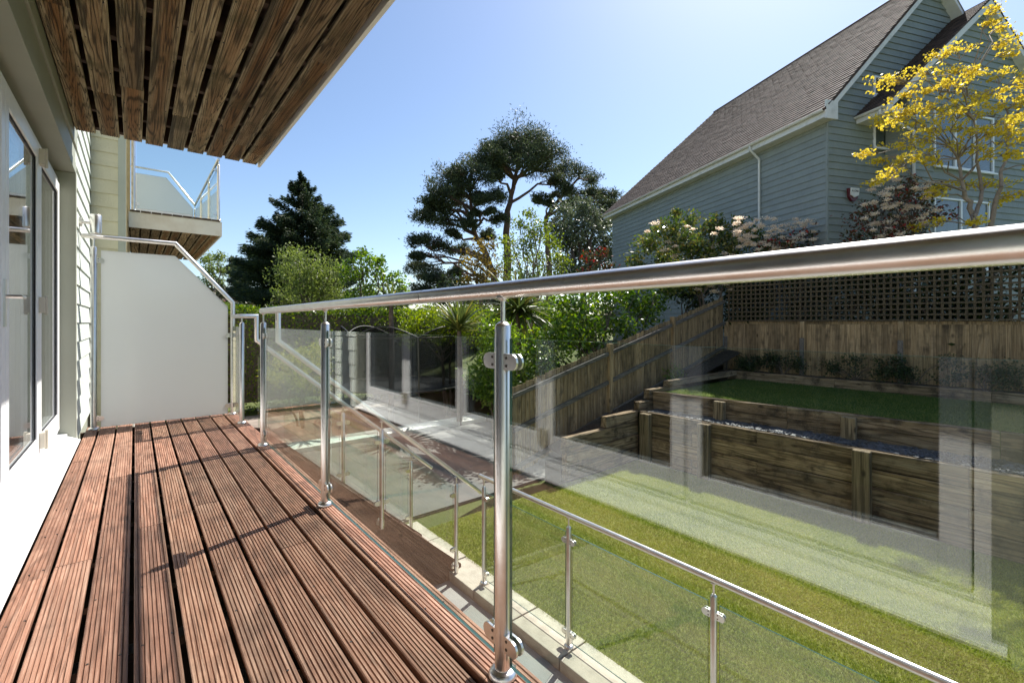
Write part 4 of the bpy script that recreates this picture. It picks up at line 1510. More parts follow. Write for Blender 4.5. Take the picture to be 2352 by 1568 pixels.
def wig(p, q, n, amp, rng):
    p, q = Vector(p), Vector(q)
    L = (q - p).length
    out = [p]
    for i in range(1, n):
        t = i / n
        o = Vector(rng.normal(size=3)) * amp * L * math.sin(math.pi * t)
        out.append(p.lerp(q, t) + o + Vector((0, 0, 0.10 * L * math.sin(math.pi * t))))
    return out + [q]


def taper(n, r0, r1):
    return [r0 + (r1 - r0) * i / (n - 1) for i in range(n)]


def clump_points(rng, c, rad, n, nsub, sub):
    """leaf positions in small bunches spread through an ellipsoid, thicker towards its skin"""
    d = rng.normal(size=(nsub, 3))
    d /= np.linalg.norm(d, axis=1)[:, None]
    r = rng.uniform(0.15, 1.0, nsub) ** 0.5
    sc_ = np.asarray(c) + d * r[:, None] * np.asarray(rad)
    k = rng.randint(0, nsub, n)
    return sc_[k] + rng.normal(size=(n, 3)) * sub


def plant(name, label, cat, clumps, d, mat, leaf, dens=1.0, elong=2.0, bark=None, base=None, r0=0.08, lean=None, group=None, seed=1, flat=0.75, dj=0.7, dfun=None,
          sub=0.16, ground=None, tdir=None, tbias=0.0, stems=1, limbs=True, twigs=2):
    """shrub or broad tree: stems, limbs to every clump of leaves; clumps = (u, v, radius) as seen, d metres away"""
    rng = np.random.RandomState(seed)
    cs, rr = [], []
    for (u, v, rp) in clumps:
        dd = (dfun(u) if dfun else d)
        r = rp * dd / 1045.0
        c = at(u, v, dd + rng.uniform(-dj, dj) * r * 1.6)
        cs.append(np.array(c)); rr.append(r)
    cen = np.mean(cs, 0)
    gz = ground if ground is not None else GZ
    if base is None: base = (cen[0], cen[1])
    t = thing(name, label, cat, (base[0], base[1], gz), group=group)
    tm = MB(t.location)
    zlo = min(c[2] for c in cs)
    fork = Vector((0.5 * base[0] + 0.5 * cen[0], 0.5 * base[1] + 0.5 * cen[1], gz + (max(zlo, gz + 0.5) - gz) * 0.75))
    roots = []
    for s_ in range(stems):
        jit = Vector((rng.uniform(-.15, .15), rng.uniform(-.15, .15), 0)) * (1 if stems > 1 else 0)
        pts = wig(Vector((base[0], base[1], gz - 0.1)) + jit, fork + jit * 3 + Vector((0, 0, rng.uniform(-.2, .3) if stems > 1 else 0)), 4, 0.03, rng)
        tm.tube(pts, taper(len(pts), r0, r0 * 0.7), 8)
        roots.append(pts[-1])
    for c, r in zip(cs, rr):
        f = roots[rng.randint(0, len(roots))]
        cv = Vector(c)
        if limbs:
            pts = wig(f, cv, 4, 0.05, rng)
            tm.tube(pts, taper(len(pts), r0 * 0.55, r0 * 0.12), 6)
            for _ in range(twigs):
                e = cv + Vector(rng.normal(size=3)).normalized() * r * 0.85
                pp = wig(pts[2], e, 3, 0.07, rng)
                tm.tube(pp, taper(len(pp), r0 * 0.2, r0 * 0.05), 5)
    tm.build('trunk', bark or M['bark'], t, smooth=60)
    P, S = [], []
    for c, r in zip(cs, rr):
        n = int(dens * 44 * (r / leaf) ** 2) + 30
        nsub = max(6, int(n / 22))
        P.append(clump_points(rng, c, (r, r, r * flat), n, nsub, min(sub, r * 0.35)))
    P = np.concatenate(P)
    leaf_object('crown', P, leaf, mat, t, elong, tdir, tbias, rs=seed + 100, org=tuple(t.location))
    return t, cs, rr


LM = {
    'laurel': leafmat('laurel_leaf', [(0.03, 0.07, 0.009), (0.06, 0.125, 0.014), (0.115, 0.19, 0.024), (0.25, 0.32, 0.04)], 0.40, 0.28, 0.6),
    'hedge': leafmat('hedge_leaf', [(0.035, 0.07, 0.009), (0.07, 0.13, 0.016), (0.14, 0.205, 0.025), (0.26, 0.31, 0.04)], 0.42, 0.35, 0.5),
    'hedge_dark': leafmat('overgrown_hedge_leaf', [(0.02, 0.03, 0.01), (0.045, 0.055, 0.018), (0.08, 0.075, 0.03)], 0.25, 0.5, 0.3),
    'lime': leafmat('lime_leaf', [(0.10, 0.16, 0.012), (0.20, 0.27, 0.02), (0.32, 0.36, 0.04)], 0.45, 0.4, 0.4),
    'willow': leafmat('pale_green_leaf', [(0.09, 0.125, 0.03), (0.15, 0.19, 0.05), (0.22, 0.26, 0.08)], 0.42, 0.5, 0.3),
    'leafy': leafmat('mid_green_leaf', [(0.06, 0.115, 0.015), (0.125, 0.20, 0.028), (0.22, 0.30, 0.05)], 0.46, 0.38, 0.5),
    'birch': leafmat('fresh_leaf', [(0.08, 0.12, 0.018), (0.16, 0.21, 0.035), (0.27, 0.31, 0.06)], 0.45, 0.4, 0.4),
    'bronze': leafmat('bronze_leaf', [(0.07, 0.06, 0.02), (0.16, 0.12, 0.03), (0.28, 0.20, 0.05)], 0.4, 0.45, 0.4),
    'oak': leafmat('grey_green_leaf', [(0.045, 0.065, 0.03), (0.10, 0.125, 0.065), (0.20, 0.225, 0.13)], 0.22, 0.4, 0.5),
    'pine': leafmat('pine_needle', [(0.028, 0.042, 0.022), (0.058, 0.076, 0.036), (0.11, 0.128, 0.06)], 0.24, 0.55, 0.3),
    'conifer': leafmat('conifer_needle', [(0.018, 0.034, 0.021), (0.040, 0.064, 0.034), (0.095, 0.12, 0.042)], 0.22, 0.6, 0.25),
    'photinia': leafmat('photinia_leaf', [(0.035, 0.065, 0.015), (0.075, 0.12, 0.025), (0.15, 0.18, 0.04), (0.24, 0.19, 0.06)], 0.32, 0.22, 0.7),
    'redleaf': leafmat('red_tipped_leaf', [(0.02, 0.032, 0.012), (0.045, 0.06, 0.018), (0.075, 0.075, 0.025), (0.10, 0.05, 0.025), (0.10, 0.04, 0.025), (0.42, 0.03, 0.025)], 0.3, 0.3, 0.6),
    'flower': leafmat('cream_flower', [(0.62, 0.50, 0.40), (0.74, 0.64, 0.53), (0.84, 0.77, 0.66)], 0.55, 0.7, 0.2),
    'yellow': leafmat('yellow_leaf', [(0.40, 0.29, 0.03), (0.66, 0.48, 0.025), (0.78, 0.60, 0.045), (0.84, 0.70, 0.10)], 0.5, 0.5, 0.3, tcol=(0.95, 0.74, 0.06)),
    'euph': leafmat('yellow_green_bract', [(0.16, 0.20, 0.03), (0.32, 0.34, 0.05), (0.50, 0.46, 0.09)], 0.4, 0.5, 0.3),
    'dark': leafmat('dark_ivy_leaf', [(0.015, 0.03, 0.008), (0.03, 0.05, 0.012), (0.05, 0.08, 0.02)], 0.2, 0.4, 0.5),
    'sword': leafmat('sword_leaf', [(0.06, 0.09, 0.02), (0.13, 0.16, 0.035)], 0.35, 0.35, 0.5),
}

# hedge: clipped, uneven faces
hg = thing('hedge', 'long clipped green hedge across the neighbouring garden', 'hedge', (8.0, 16.3, GZ))
rng = np.random.RandomState(9)
HX0, HX1, HY0, HY1, HT = -2.0, 19.0, 15.6, 17.0, 1.52
n = 46000
k = rng.uniform(0, 1, n)
x = rng.uniform(HX0, HX1, n)
wav = 0.10 * np.sin(x * 1.3) + 0.07 * np.sin(x * 3.1 + 1) + 0.05 * np.sin(x * 7.3)
top = k < 0.38
yv = np.where(top, rng.uniform(HY0, HY1, n), HY0 - 0.05 + np.abs(rng.normal(0, 0.14, n)) + wav)
zv = np.where(top, HT - np.abs(rng.normal(0, 0.10, n)) + wav * 0.6, rng.uniform(GZ, HT, n))
leaf_object('crown', np.stack([x, yv, zv], 1), 0.085, LM['hedge'], hg, 1.8, rs=4, org=tuple(hg.location))
hm = MB(hg.location)
hm.box(HX0, HX1, HY0 + 0.35, HY1 - 0.1, GZ + 0.3, HT - 0.28)
hm.build('branches', M['bark'], hg)


hg2 = thing('hedge', 'dark overgrown hedge behind the clipped hedge', 'hedge', (16.0, 23.5, GZ))
rng = np.random.RandomState(10)
n = 30000
x = rng.uniform(-3, 36, n)
zt_ = 2.1 + 0.35 * np.sin(x * 0.9) + 0.25 * np.sin(x * 2.3 + 2) + 0.2 * np.sin(x * 5.1)
yv = 23 + np.abs(rng.normal(0, 0.3, n)) + 0.3 * np.sin(x * 1.7)
zv = GZ + (zt_ - GZ) * rng.uniform(0, 1, n) ** 0.6
leaf_object('crown', np.stack([x, yv, zv], 1), 0.16, LM['hedge_dark'], hg2, 1.8, rs=5, org=tuple(hg2.location))
MB(hg2.location).box(-3, 36, 23.4, 24.4, GZ + 0.3, 1.6).build('branches', M['bark'], hg2)


def conifer(name, label, u, vtop, d, prof, mat, seed, nb=300, leaf=0.34):
    rng = np.random.RandomState(seed)
    p = at(u, vtop, d)
    t = thing(name, label, 'tree', (p.x, p.y, GZ))
    tm = MB(t.location)
    H = p.z - GZ
    tm.tube([(p.x, p.y, GZ - 0.1), (p.x + .1, p.y, GZ + H * .5), (p.x, p.y, p.z - 0.2)], [0.36, 0.2, 0.03], 8)
    zz = np.array([a for a, _ in prof])
    rr_ = np.array([b for _, b in prof])
    P, T = [], []
    for i in range(nb):
        h = 1 - rng.uniform(0, 1) ** 0.75
        z = GZ + H * (0.06 + 0.93 * h)
        Rm = np.interp(z, zz, rr_) * rng.uniform(0.6, 1.25)
        a = rng.uniform(0, 2 * math.pi)
        dr = np.array([math.cos(a), math.sin(a), 0])
        up = 0.28 if h > 0.75 else rng.uniform(-0.12, 0.16)
        end = np.array([p.x, p.y, z]) + dr * Rm + np.array([0, 0, up * Rm])
        st = np.array([p.x, p.y, z - 0.1 * Rm])
        mid = (st + end) / 2 + np.array([0, 0, -0.06 * Rm])
        tm.tube([st, mid, end], [0.05, 0.03, 0.008], 4, caps=False)
        m = int(80 + 150 * Rm)
        tt = rng.uniform(0.12, 1.02, m) ** 0.7
        base_ = (1 - tt)[:, None] ** 2 * st + (2 * tt * (1 - tt))[:, None] * mid + (tt ** 2)[:, None] * end
        side = np.array([-dr[1], dr[0], 0])
        spread = (0.10 + 0.26 * (1 - tt)) * Rm
        off = rng.uniform(-1, 1, m)
        pos = base_ + side * (off * spread)[:, None] + np.array([0, 0, 1]) * (rng.normal(-0.06, 0.13, m) - 0.15 * np.abs(off) * spread)[:, None]
        P.append(pos)
        T.append(np.tile(dr, (m, 1)) + side * off[:, None] * 0.8 + np.array([0, 0, -0.15]))
    P = np.concatenate(P); T = np.concatenate(T)
    tm.build('trunk', M['bark'], t, smooth=60)
    leaf_object('crown', P, leaf, mat, t, 4.2, T, 2.6, rs=seed + 1, org=tuple(t.location))
    return t


conifer('conifer_tree', 'tall dark conical conifer standing alone against the sky', 692, 396, 34,
        [(-1.8, 4.0), (3.0, 4.5), (5.0, 4.1), (6.5, 3.75), (8.0, 2.9), (9.3, 1.9), (10.6, 1.0), (11.6, 0.42), (12.3, 0.12)], LM['conifer'], 31, nb=420, leaf=0.26)


def pine(label, trunk, clumps, d, seed, r0=0.5, leaf=0.27, dens=1.0):
    rng = np.random.RandomState(seed)
    pts = [at(u, v, d) for u, v in trunk]
    g = Vector((pts[0].x, pts[0].y, GZ))
    t = thing('pine_tree', label, 'tree', g, group='tall pines beyond the hedge')
    tm = MB(t.location)
    full = [g - Vector((0, 0, 0.2))] + pts
    fine = []
    for a, b in zip(full[:-1], full[1:]):
        for k in range(4):
            fine.append(a.lerp(b, k / 4) + Vector(rng.normal(size=3)) * 0.06)
    fine.append(full[-1])
    tm.tube(fine, taper(len(fine), r0, r0 * 0.25), 9)
    P, T = [], []
    extra = []
    for (u, v, rp) in clumps:
        for _ in range(2):
            (u2, v2, r2) = clumps[rng.randint(len(clumps))]
            if math.hypot(u2 - u, v2 - v) < 75:
                k_ = rng.uniform(0.3, 0.7)
                extra.append((u + (u2 - u) * k_ + rng.uniform(-6, 6), v + (v2 - v) * k_ + rng.uniform(-6, 6), rng.uniform(0.5, 0.85) * min(rp, r2)))
    for (u, v, rp) in list(clumps) + extra:
        r = rp * d / 1045.0 * 1.02
        c = at(u, v + 14, d + rng.uniform(-1, 1) * 3.0)
        # limb leaves the trunk below the clump
        best = min(fine[3:], key=lambda q: abs((q.z) - (c.z - 0.55 * (c - q).length * 0.6)) + 0.35 * (q - c).length)
        pp = wig(best, c, 5, 0.05, rng)
        tm.tube(pp, taper(len(pp), r0 * 0.34, r0 * 0.09), 6)
        nsub = max(5, int(15 * dens))
        for _ in range(nsub):
            dv = rng.normal(size=3)
            dv[2] = abs(dv[2]) * 0.95 - 0.3
            dv /= np.linalg.norm(dv)
            e = np.array(c) + dv * np.array([r, r, r * 0.95]) * rng.uniform(0.3, 1.12)
            pq = wig(pp[-2] if rng.rand() < .6 else pp[-3], Vector(e), 3, 0.08, rng)
            tm.tube(pq, taper(len(pq), r0 * 0.10, r0 * 0.025), 4, caps=False)
            m = int(125 * dens)
            q = rng.normal(size=(m, 3)) * np.array([0.42, 0.42, 0.34]) * r * 0.62
            P.append(e + q)
            T.append(q + np.array([0, 0, 0.15]))
    P = np.concatenate(P); T = np.concatenate(T)
    T /= np.linalg.norm(T, axis=1)[:, None] + 1e-9
    tm.build('trunk', M['bark_pine'], t, smooth=60)
    leaf_object('crown', P, leaf, LM['pine'], t, 3.8, T, 1.2, rs=seed + 1, org=tuple(t.location))


pine('tallest pine with a broad domed crown and bare reddish trunk', [(1165, 640), (1163, 500), (1178, 430), (1195, 360)],
     [(1190, 300, 42), (1150, 325, 38), (1235, 320, 42), (1270, 345, 38), (1128, 350, 30), (1195, 338, 45), (1290, 378, 28), (1218, 362, 34), (1160, 365, 30), (1252, 382, 32),
      (1112, 372, 22), (1280, 410, 22), (1140, 390, 20)], 42, 41, 0.46)
pine('leaning pine with a ragged crown left of the tallest pine', [(1140, 660), (1120, 590), (1085, 520), (1080, 440)],
     [(1092, 362, 30), (1060, 382, 33), (1030, 402, 33), (1098, 400, 36), (1060, 422, 40), (1010, 432, 33), (985, 452, 24), (1040, 460, 33), (1112, 448, 30), (980, 492, 27),
      (1022, 500, 32), (964, 540, 22), (1002, 550, 28), (1078, 500, 22), (1148, 492, 20), (1138, 442, 24), (958, 602, 24), (992, 622, 28), (1055, 562, 22), (1012, 650, 32),
      (972, 655, 24), (1118, 532, 18), (1048, 610, 20), (960, 575, 16)], 40, 42, 0.42, dens=0.95)
pine('shorter pine spreading right of the tallest pine towards the house roof', [(1262, 600), (1255, 500), (1300, 440), (1330, 410)],
     [(1330, 385, 28), (1358, 402, 24), (1300, 425, 22), (1345, 432, 24), (1400, 438, 22), (1385, 470, 28), (1350, 472, 22), (1310, 462, 22), (1412, 468, 15), (1240, 445, 16), (1380, 510, 26),
      (1410, 500, 18)], 43, 43, 0.34, dens=0.85)
pine('small far pine beside the distant red roof', [(545, 690), (547, 620)], [(545, 588, 15), (532, 606, 13), (558, 612, 14), (540, 632, 14), (562, 640, 12), (550, 660, 12)], 62, 44, 0.3, leaf=0.5, dens=0.6)

plant('distant_tree', 'thin pale green tree just beyond the end of the screen handrail', 'tree', [(480, 600, 18), (503, 590, 15), (490, 625, 18), (512, 620, 12), (478, 645, 14), (505, 650, 14)], 48, LM['willow'],
      0.30, 0.8, seed=51, r0=0.12, sub=0.4)
plant('weeping_tree', 'soft pale green weeping tree in front of the dark conifer', 'tree',
      [(670, 592, 26), (700, 612, 34), (652, 630, 24), (735, 622, 34), (690, 652, 40), (745, 655, 40), (780, 628, 20), (660, 690, 32), (720, 700, 42), (770, 690, 30)], 21, LM['willow'], 0.15, 0.85,
      elong=2.6, seed=52, r0=0.11, sub=0.2, tdir=(0, 0, -1), tbias=0.9, flat=1.1)
plant('leafy_tree', 'bright green loose tree right of the weeping tree above the hedge', 'tree',
      [(830, 590, 20), (850, 612, 28), (812, 632, 28), (880, 625, 26), (905, 645, 24), (850, 662, 34), (900, 688, 34), (932, 664, 16), (820, 695, 34), (800, 602, 12), (870, 600, 12), (930, 690, 20),
       (872, 720, 30), (830, 730, 30)], 18, LM['leafy'], 0.155, 0.62, seed=53, r0=0.09, sub=0.14, stems=2)
plant('birch_tree', 'fresh green slender birch in front of the pines', 'tree',
      [(1215, 492, 16), (1192, 520, 20), (1240, 520, 24), (1262, 555, 26), (1202, 560, 28), (1164, 555, 20), (1230, 597, 30), (1282, 592, 20), (1172, 600, 26), (1220, 540, 20), (1285, 625, 20),
       (1240, 640, 30), (1190, 645, 28), (1300, 600, 12)], 17, LM['birch'], 0.12, 0.52, seed=54, r0=0.07, sub=0.14, bark=M['bark_pale'])
plant('bronze_tree', 'small tree with bronze new leaves left of the birch', 'tree',
      [(1100, 565, 20), (1080, 600, 22), (1120, 600, 24), (1095, 635, 24), (1140, 630, 20), (1070, 640, 16), (1130, 560, 16), (1115, 655, 22)], 18.5, LM['bronze'], 0.13, 0.5, seed=55, r0=0.06, sub=0.14)
plant('holm_oak', 'rounded grey green evergreen oak beside the blue grey house', 'tree',
      [(1300, 490, 28), (1340, 478, 26), (1372, 508, 30), (1322, 528, 36), (1392, 548, 26), (1342, 570, 38), (1290, 548, 28), (1382, 592, 30), (1300, 604, 30), (1270, 520, 14), (1405, 585, 18),
       (1350, 620, 34)], 25, LM['oak'], 0.19, 1.25, seed=56, r0=0.2, sub=0.22, flat=0.95)
plant('dark_shrub', 'dark rounded shrub below the evergreen oak', 'shrub', [(1040, 660, 30), (1090, 690, 30), (1150, 685, 28), (1000, 690, 24), (1310, 640, 30), (1380, 650, 30)], 22, LM['dark'], 0.17, 0.9, seed=57, r0=0.08)
plant('photinia', 'small photinia with red young leaves by the far corner of the blue grey house', 'shrub',
      [(1360, 590, 18), (1385, 580, 14), (1400, 610, 16), (1350, 622, 18), (1390, 640, 22), (1340, 650, 20)], 14.2, LM['redleaf'], 0.11, 0.6, seed=58, r0=0.03, sub=0.1, stems=3, ground=0.0)


def flowers(t, spots, r, seed, org):
    rng = np.random.RandomState(seed)
    P = []
    for c in spots:
        k = r * rng.uniform(0.7, 1.2)
        q = rng.normal(size=(95, 3)) * np.array([1, 1, 0.42]) * k * 0.5
        P.append(np.array(c) + q)
    return leaf_object('flower_heads', np.concatenate(P), 0.036, LM['flower'], t, 1.3, rs=seed, org=tuple(t.location))


t, cs, rr = plant('photinia', 'glossy photinia with bronze shoots and cream flowers along the house side wall', 'shrub',
                  [(1490, 560, 34), (1535, 532, 34), (1580, 512, 24), (1570, 562, 40), (1632, 540, 36), (1690, 560, 32), (1552, 492, 14), (1470, 600, 26), (1620, 590, 36), (1700, 600, 30), (1540, 600, 34),
                   (1640, 510, 20), (1690, 525, 24), (1735, 545, 24), (1760, 580, 26), (1600, 640, 36), (1540, 650, 30), (1680, 650, 34)], 12.9, LM['photinia'], 0.115, 1.0, seed=59, r0=0.04, sub=0.11, stems=4, ground=-0.1)
rng = np.random.RandomState(60)
flowers(t, [at(rng.uniform(1690, 1875), rng.uniform(500, 590), 11.7 + rng.uniform(-.5, .2)) for _ in range(85)] + [at(rng.uniform(1600, 1700), rng.uniform(640, 672), 12.4) for _ in range(12)] + [at(rng.uniform(1480, 1700), rng.uniform(510, 590), 12.2 + rng.uniform(-.3, .3)) for _ in range(16)], 0.095, 61, None)
t2, _, _ = plant('photinia', 'sparse flowering photinia against the corner of the blue grey house', 'shrub',
                 [(1800, 560, 26), (1850, 545, 24), (1830, 590, 28), (1770, 560, 20)], 11.7, LM['redleaf'], 0.10, 0.35, seed=62, r0=0.03, sub=0.1, stems=3, ground=-0.1)
t3, _, _ = plant('photinia', 'tall flowering photinia with red shoots below the yellow tree', 'shrub',
                 [(1985, 500, 30), (2030, 470, 30), (2070, 440, 28), (2110, 470, 30), (2050, 510, 34), (2110, 515, 30), (2150, 490, 24), (2090, 420, 18), (1960, 540, 24), (2140, 440, 18), (2040, 550, 36)],
                 10.6, LM['redleaf'], 0.085, 0.42, seed=63, r0=0.03, sub=0.1, stems=5, ground=-0.1, twigs=4)
rng = np.random.RandomState(64)
sp = []
for _ in range(72):
    a, q = rng.uniform(0, 6.28), rng.uniform(0, 1) ** 0.5
    sp.append(at(2072 + math.cos(a) * q * 100, 475 + math.sin(a) * q * 78, 10.5 + rng.uniform(-.7, .35)))
flowers(t3, sp, 0.085, 65, None)

# yellow-leaved tree: layered sprays on spreading boughs
rng = np.random.RandomState(71)
yd = 9.7
yb = at(2235, 700, yd)
yt = thing('yellow_tree', 'spreading tree with golden yellow spring leaves in front of the house', 'tree', (yb.x, yb.y, -0.15))
tm = MB(yt.location)
g = Vector((yb.x, yb.y, -0.2))
forks = [at(2240, 520, yd), at(2275, 520, yd), at(2215, 440, yd), at(2255, 440, yd + .2), at(2300, 430, yd - .2), at(2185, 340, yd + .3), at(2240, 300, yd), at(2320, 300, yd + .3), at(2215, 210, yd)]
edges = [(None, 0, .070, .055), (None, 1, .065, .05), (0, 2, .05, .038), (0, 3, .042, .034), (1, 4, .048, .034), (2, 5, .034, .019), (3, 6, .032, .019), (4, 7, .032, .017), (6, 8, .019, .010)]
allp = []
for a, b, ra, rb in edges:
    p = g if a is None else forks[a]
    pts = wig(p, forks[b], 5, 0.035, rng)
    tm.tube(pts, taper(len(pts), ra, rb), 8)
    if a is not None: allp += pts
sprays = [(2290, 20, 13), (2283, 48, 13), (2290, 70, 10), (2150, 130, 24), (2200, 112, 22), (2300, 95, 20), (2320, 115, 18), (2115, 165, 22), (2185, 160, 25), (2240, 165, 22), (2300, 170, 22),
          (2340, 190, 20), (2020, 187, 15), (2055, 190, 20), (2085, 215, 24), (2140, 205, 26), (2190, 205, 26), (2240, 215, 26), (2280, 215, 22), (2325, 235, 24), (2015, 275, 20), (2050, 280, 22), (2085, 255, 22),
          (2115, 245, 30), (2150, 250, 30), (2185, 255, 28), (2230, 260, 28), (2270, 265, 26), (2310, 280, 26), (2345, 265, 20), (2105, 290, 26), (2145, 295, 28), (2190, 300, 28), (2235, 305, 24), (2280, 310, 26),
          (2330, 320, 24), (2080, 320, 24), (2120, 330, 24), (2170, 340, 24), (2220, 340, 22), (2270, 350, 22), (2320, 355, 20), (1982, 357, 12), (2020, 368, 16), (2055, 372, 20), (2090, 360, 22), (2130, 365, 18),
          (2035, 400, 14), (2010, 418, 10), (2170, 430, 18), (2210, 425, 20), (2145, 445, 14), (2260, 420, 20), (2310, 420, 20), (2345, 445, 20), (2300, 460, 18), (2150, 510, 12), (2240, 510, 14), (2110, 520, 10),
          (2370, 220, 26), (2380, 300, 28), (2370, 380, 24), (2400, 250, 28), (2390, 160, 24), (2410, 330, 26)]
P = []
for (u, v, rp) in sprays:
    r = rp * yd / 1045
    c = at(u, v, yd + rng.uniform(-1.0, 0.6))
    f = min(allp, key=lambda q: (q - c).length + (0.6 if q.z > c.z else 0))
    pts = wig(f, c, 4, 0.06, rng)
    tm.tube(pts, taper(len(pts), 0.016, 0.004), 5)
    for _ in range(8):
        sub = np.array(c) + rng.normal(size=3) * np.array([1, 1, 0.45]) * r * 0.62
        pq = wig(pts[-2], Vector(sub), 2, 0.05, rng)
        tm.tube(pq, taper(len(pq), 0.006, 0.002), 4, caps=False)
        P.append(sub + rng.normal(size=(int(7 + 45 * r), 3)) * np.array([1, 1, 0.45]) * 0.062)
tm.build('trunk', M['bark_pale'], yt, smooth=60)
leaf_object('crown', np.concatenate(P), 0.068, LM['yellow'], yt, 1.6, rs=72, org=tuple(yt.location))

# laurels beyond the closeboard fence
plant('laurel', 'glossy green laurel bush leaning over the closeboard fence', 'shrub',
      [(1330, 700, 46), (1395, 690, 46), (1455, 685, 42), (1508, 690, 34), (1540, 668, 20), (1345, 755, 44), (1415, 745, 40), (1475, 728, 34), (1300, 760, 40), (1250, 790, 40), (1290, 690, 26), (1225, 835, 36),
       (1270, 840, 34), (1430, 660, 26), (1350, 655, 20), (1330, 800, 30)], 11, LM['laurel'], 0.125, 0.85, elong=2.3, seed=81, r0=0.05, sub=0.13, stems=4, dfun=lambda u: 9.4 + (u - 1200) * 0.0105, dj=0.4, ground=-1.0, base=(8.2, 7.2))
plant('laurel', 'glossy bush in the gap between the closeboard fence and the trellis', 'shrub', [(1570, 680, 26), (1610, 668, 26), (1640, 650, 24), (1600, 700, 26)], 13.6, LM['dark'], 0.12, 0.8, elong=2.2, seed=82, r0=0.04, stems=3, ground=-0.2)
plant('laurel', 'tall glossy green shrub behind the large cordyline palm', 'shrub',
      [(1140, 735, 34), (1190, 720, 36), (1240, 715, 36), (1285, 720, 34), (1150, 790, 36), (1205, 780, 38), (1260, 775, 36), (1180, 840, 38), (1240, 840, 38), (1130, 850, 30), (1290, 790, 34), (1200, 890, 30)], 12.6,
      LM['leafy'], 0.115, 0.8, elong=2.2, seed=86, r0=0.05, stems=4, sub=0.13, ground=-1.2)
plant('lime_shrub', 'lime green clipped shrub behind the trampoline', 'shrub',
      [(950, 735, 26), (990, 725, 28), (1030, 735, 28), (1080, 720, 26), (1120, 740, 28), (1000, 765, 30), (940, 765, 24), (1060, 765, 28), (1110, 775, 26)], 13.6, LM['lime'], 0.085, 0.75, seed=83, r0=0.04, stems=3, sub=0.12)
plant('euphorbia', 'yellow green bushy shrub below the hedge seen through the railing glass', 'shrub',
      [(650, 830, 26), (690, 810, 24), (725, 800, 22), (640, 865, 24), (690, 850, 28), (735, 840, 24), (700, 880, 26), (740, 880, 22)], 12.2, LM['euph'], 0.085, 0.65, seed=84, r0=0.03, stems=4, sub=0.11)
plant('bay_shrub', 'dense green shrub growing round the foot of the large cordyline', 'shrub',
      [(1110, 850, 34), (1135, 800, 36), (1165, 770, 34), (1150, 880, 34), (1120, 905, 30), (1175, 830, 34), (1095, 880, 28), (1185, 880, 30), (1130, 755, 24)], 9.9, LM['leafy'], 0.10, 0.75, seed=85, r0=0.03, stems=4, sub=0.12)
# dark shrubs added behind the trellis to block the light
for i, (yy, lab) in enumerate(((5.0, 'dense dark shrub added behind the trellis at the fence corner to block light'), (3.2, 'dense dark shrub added behind the middle of the trellis to block light'), (1.3, 'dense dark shrub added behind the trellis below the yellow tree to block light'))):
    rng = np.random.RandomState(90 + i)
    t = thing('light_block_shrub', lab, 'shrub', (12.95, yy, -0.2))
    cs_ = [(12.95 + rng.uniform(-.12, .2), yy + rng.uniform(-1, 1), rng.uniform(0.3, 2.5)) for _ in range(16)]
    tm = MB(t.location)
    P = []
    for c in cs_:
        pp = wig((12.95, yy, -0.3), c, 3, 0.06, rng)
        tm.tube(pp, taper(len(pp), 0.04, 0.01), 5)
        P.append(clump_points(rng, c, (0.26, 0.5, 0.42), 330, 20, 0.12))
    tm.build('trunk', M['bark'], t, smooth=60)
    leaf_object('crown', np.concatenate(P), 0.11, LM['dark'], t, 2.0, rs=95 + i, org=tuple(t.location))
# ground cover in the bed below the trellis
for i, (yy, w, h, lab) in enumerate(((5.2, .3, .28, 'low dark bed plant in the fence corner'), (4.35, .45, .42, 'dark mounded bed plant left of the first fence spur'), (2.9, .55, .42, 'wide dark bed plant below the trellis'),
                                     (1.9, .5, .50, 'dark bed plant leaning on the fence right of the spur'), (0.9, .4, .4, 'dark bed plant at the far end of the planting bed'))):
    rng = np.random.RandomState(110 + i)
    t = thing('bed_plant', lab, 'plant', (12.22, yy, -0.27))
    tm = MB(t.location)
    P = []
    for k in range(9):
        c = (12.22 + rng.uniform(-.14, .12), yy + rng.uniform(-w, w), -0.25 + rng.uniform(0.1, h))
        pp = wig((12.22, yy, -0.29), c, 3, 0.06, rng)
        tm.tube(pp, taper(len(pp), 0.012, 0.004), 5)
        P.append(clump_points(rng, c, (0.15, 0.2, 0.14), 130, 10, 0.05))
    tm.build('stems', M['bark'], t)
    leaf_object('foliage', np.concatenate(P), 0.05, LM['dark'], t, 1.8, rs=120 + i, org=tuple(t.location))
t = thing('fern', 'small green fern on the sleepers at the foot of the closeboard fence', 'plant', (9.6, 5.72, -0.45))
rng = np.random.RandomState(130)
P = [np.array([9.6, 5.68, -0.25]) + rng.normal(size=(500, 3)) * np.array([0.2, 0.06, 0.13])]
leaf_object('foliage', P[0], 0.06, LM['leafy'], t, 2.4, rs=131, org=tuple(t.location))
MB(t.location).tube([(9.6, 5.7, -0.5), (9.6, 5.68, -0.2)], 0.01, 5).build('stem', M['bark'], t)

# cordyline palms
me_leaf = {}


def sword_mesh():
    m = MB()
    pts = [(0, 0.028), (0.25, 0.034), (0.55, 0.028), (0.8, 0.016), (1.0, 0.002)]
    vs, fs = [], []
    for i, (s, w) in enumerate(pts):
        z = -0.16 * s ** 2.4
        vs += [(s, -w, z + 0.012 * (1 - s)), (s, 0, z), (s, w, z + 0.012 * (1 - s))]
    for i in range(len(pts) - 1):
        a = i * 3
        fs += [(a, a + 1, a + 4, a + 3), (a + 1, a + 2, a + 5, a + 4)]
    m.add(vs, fs)
    return m


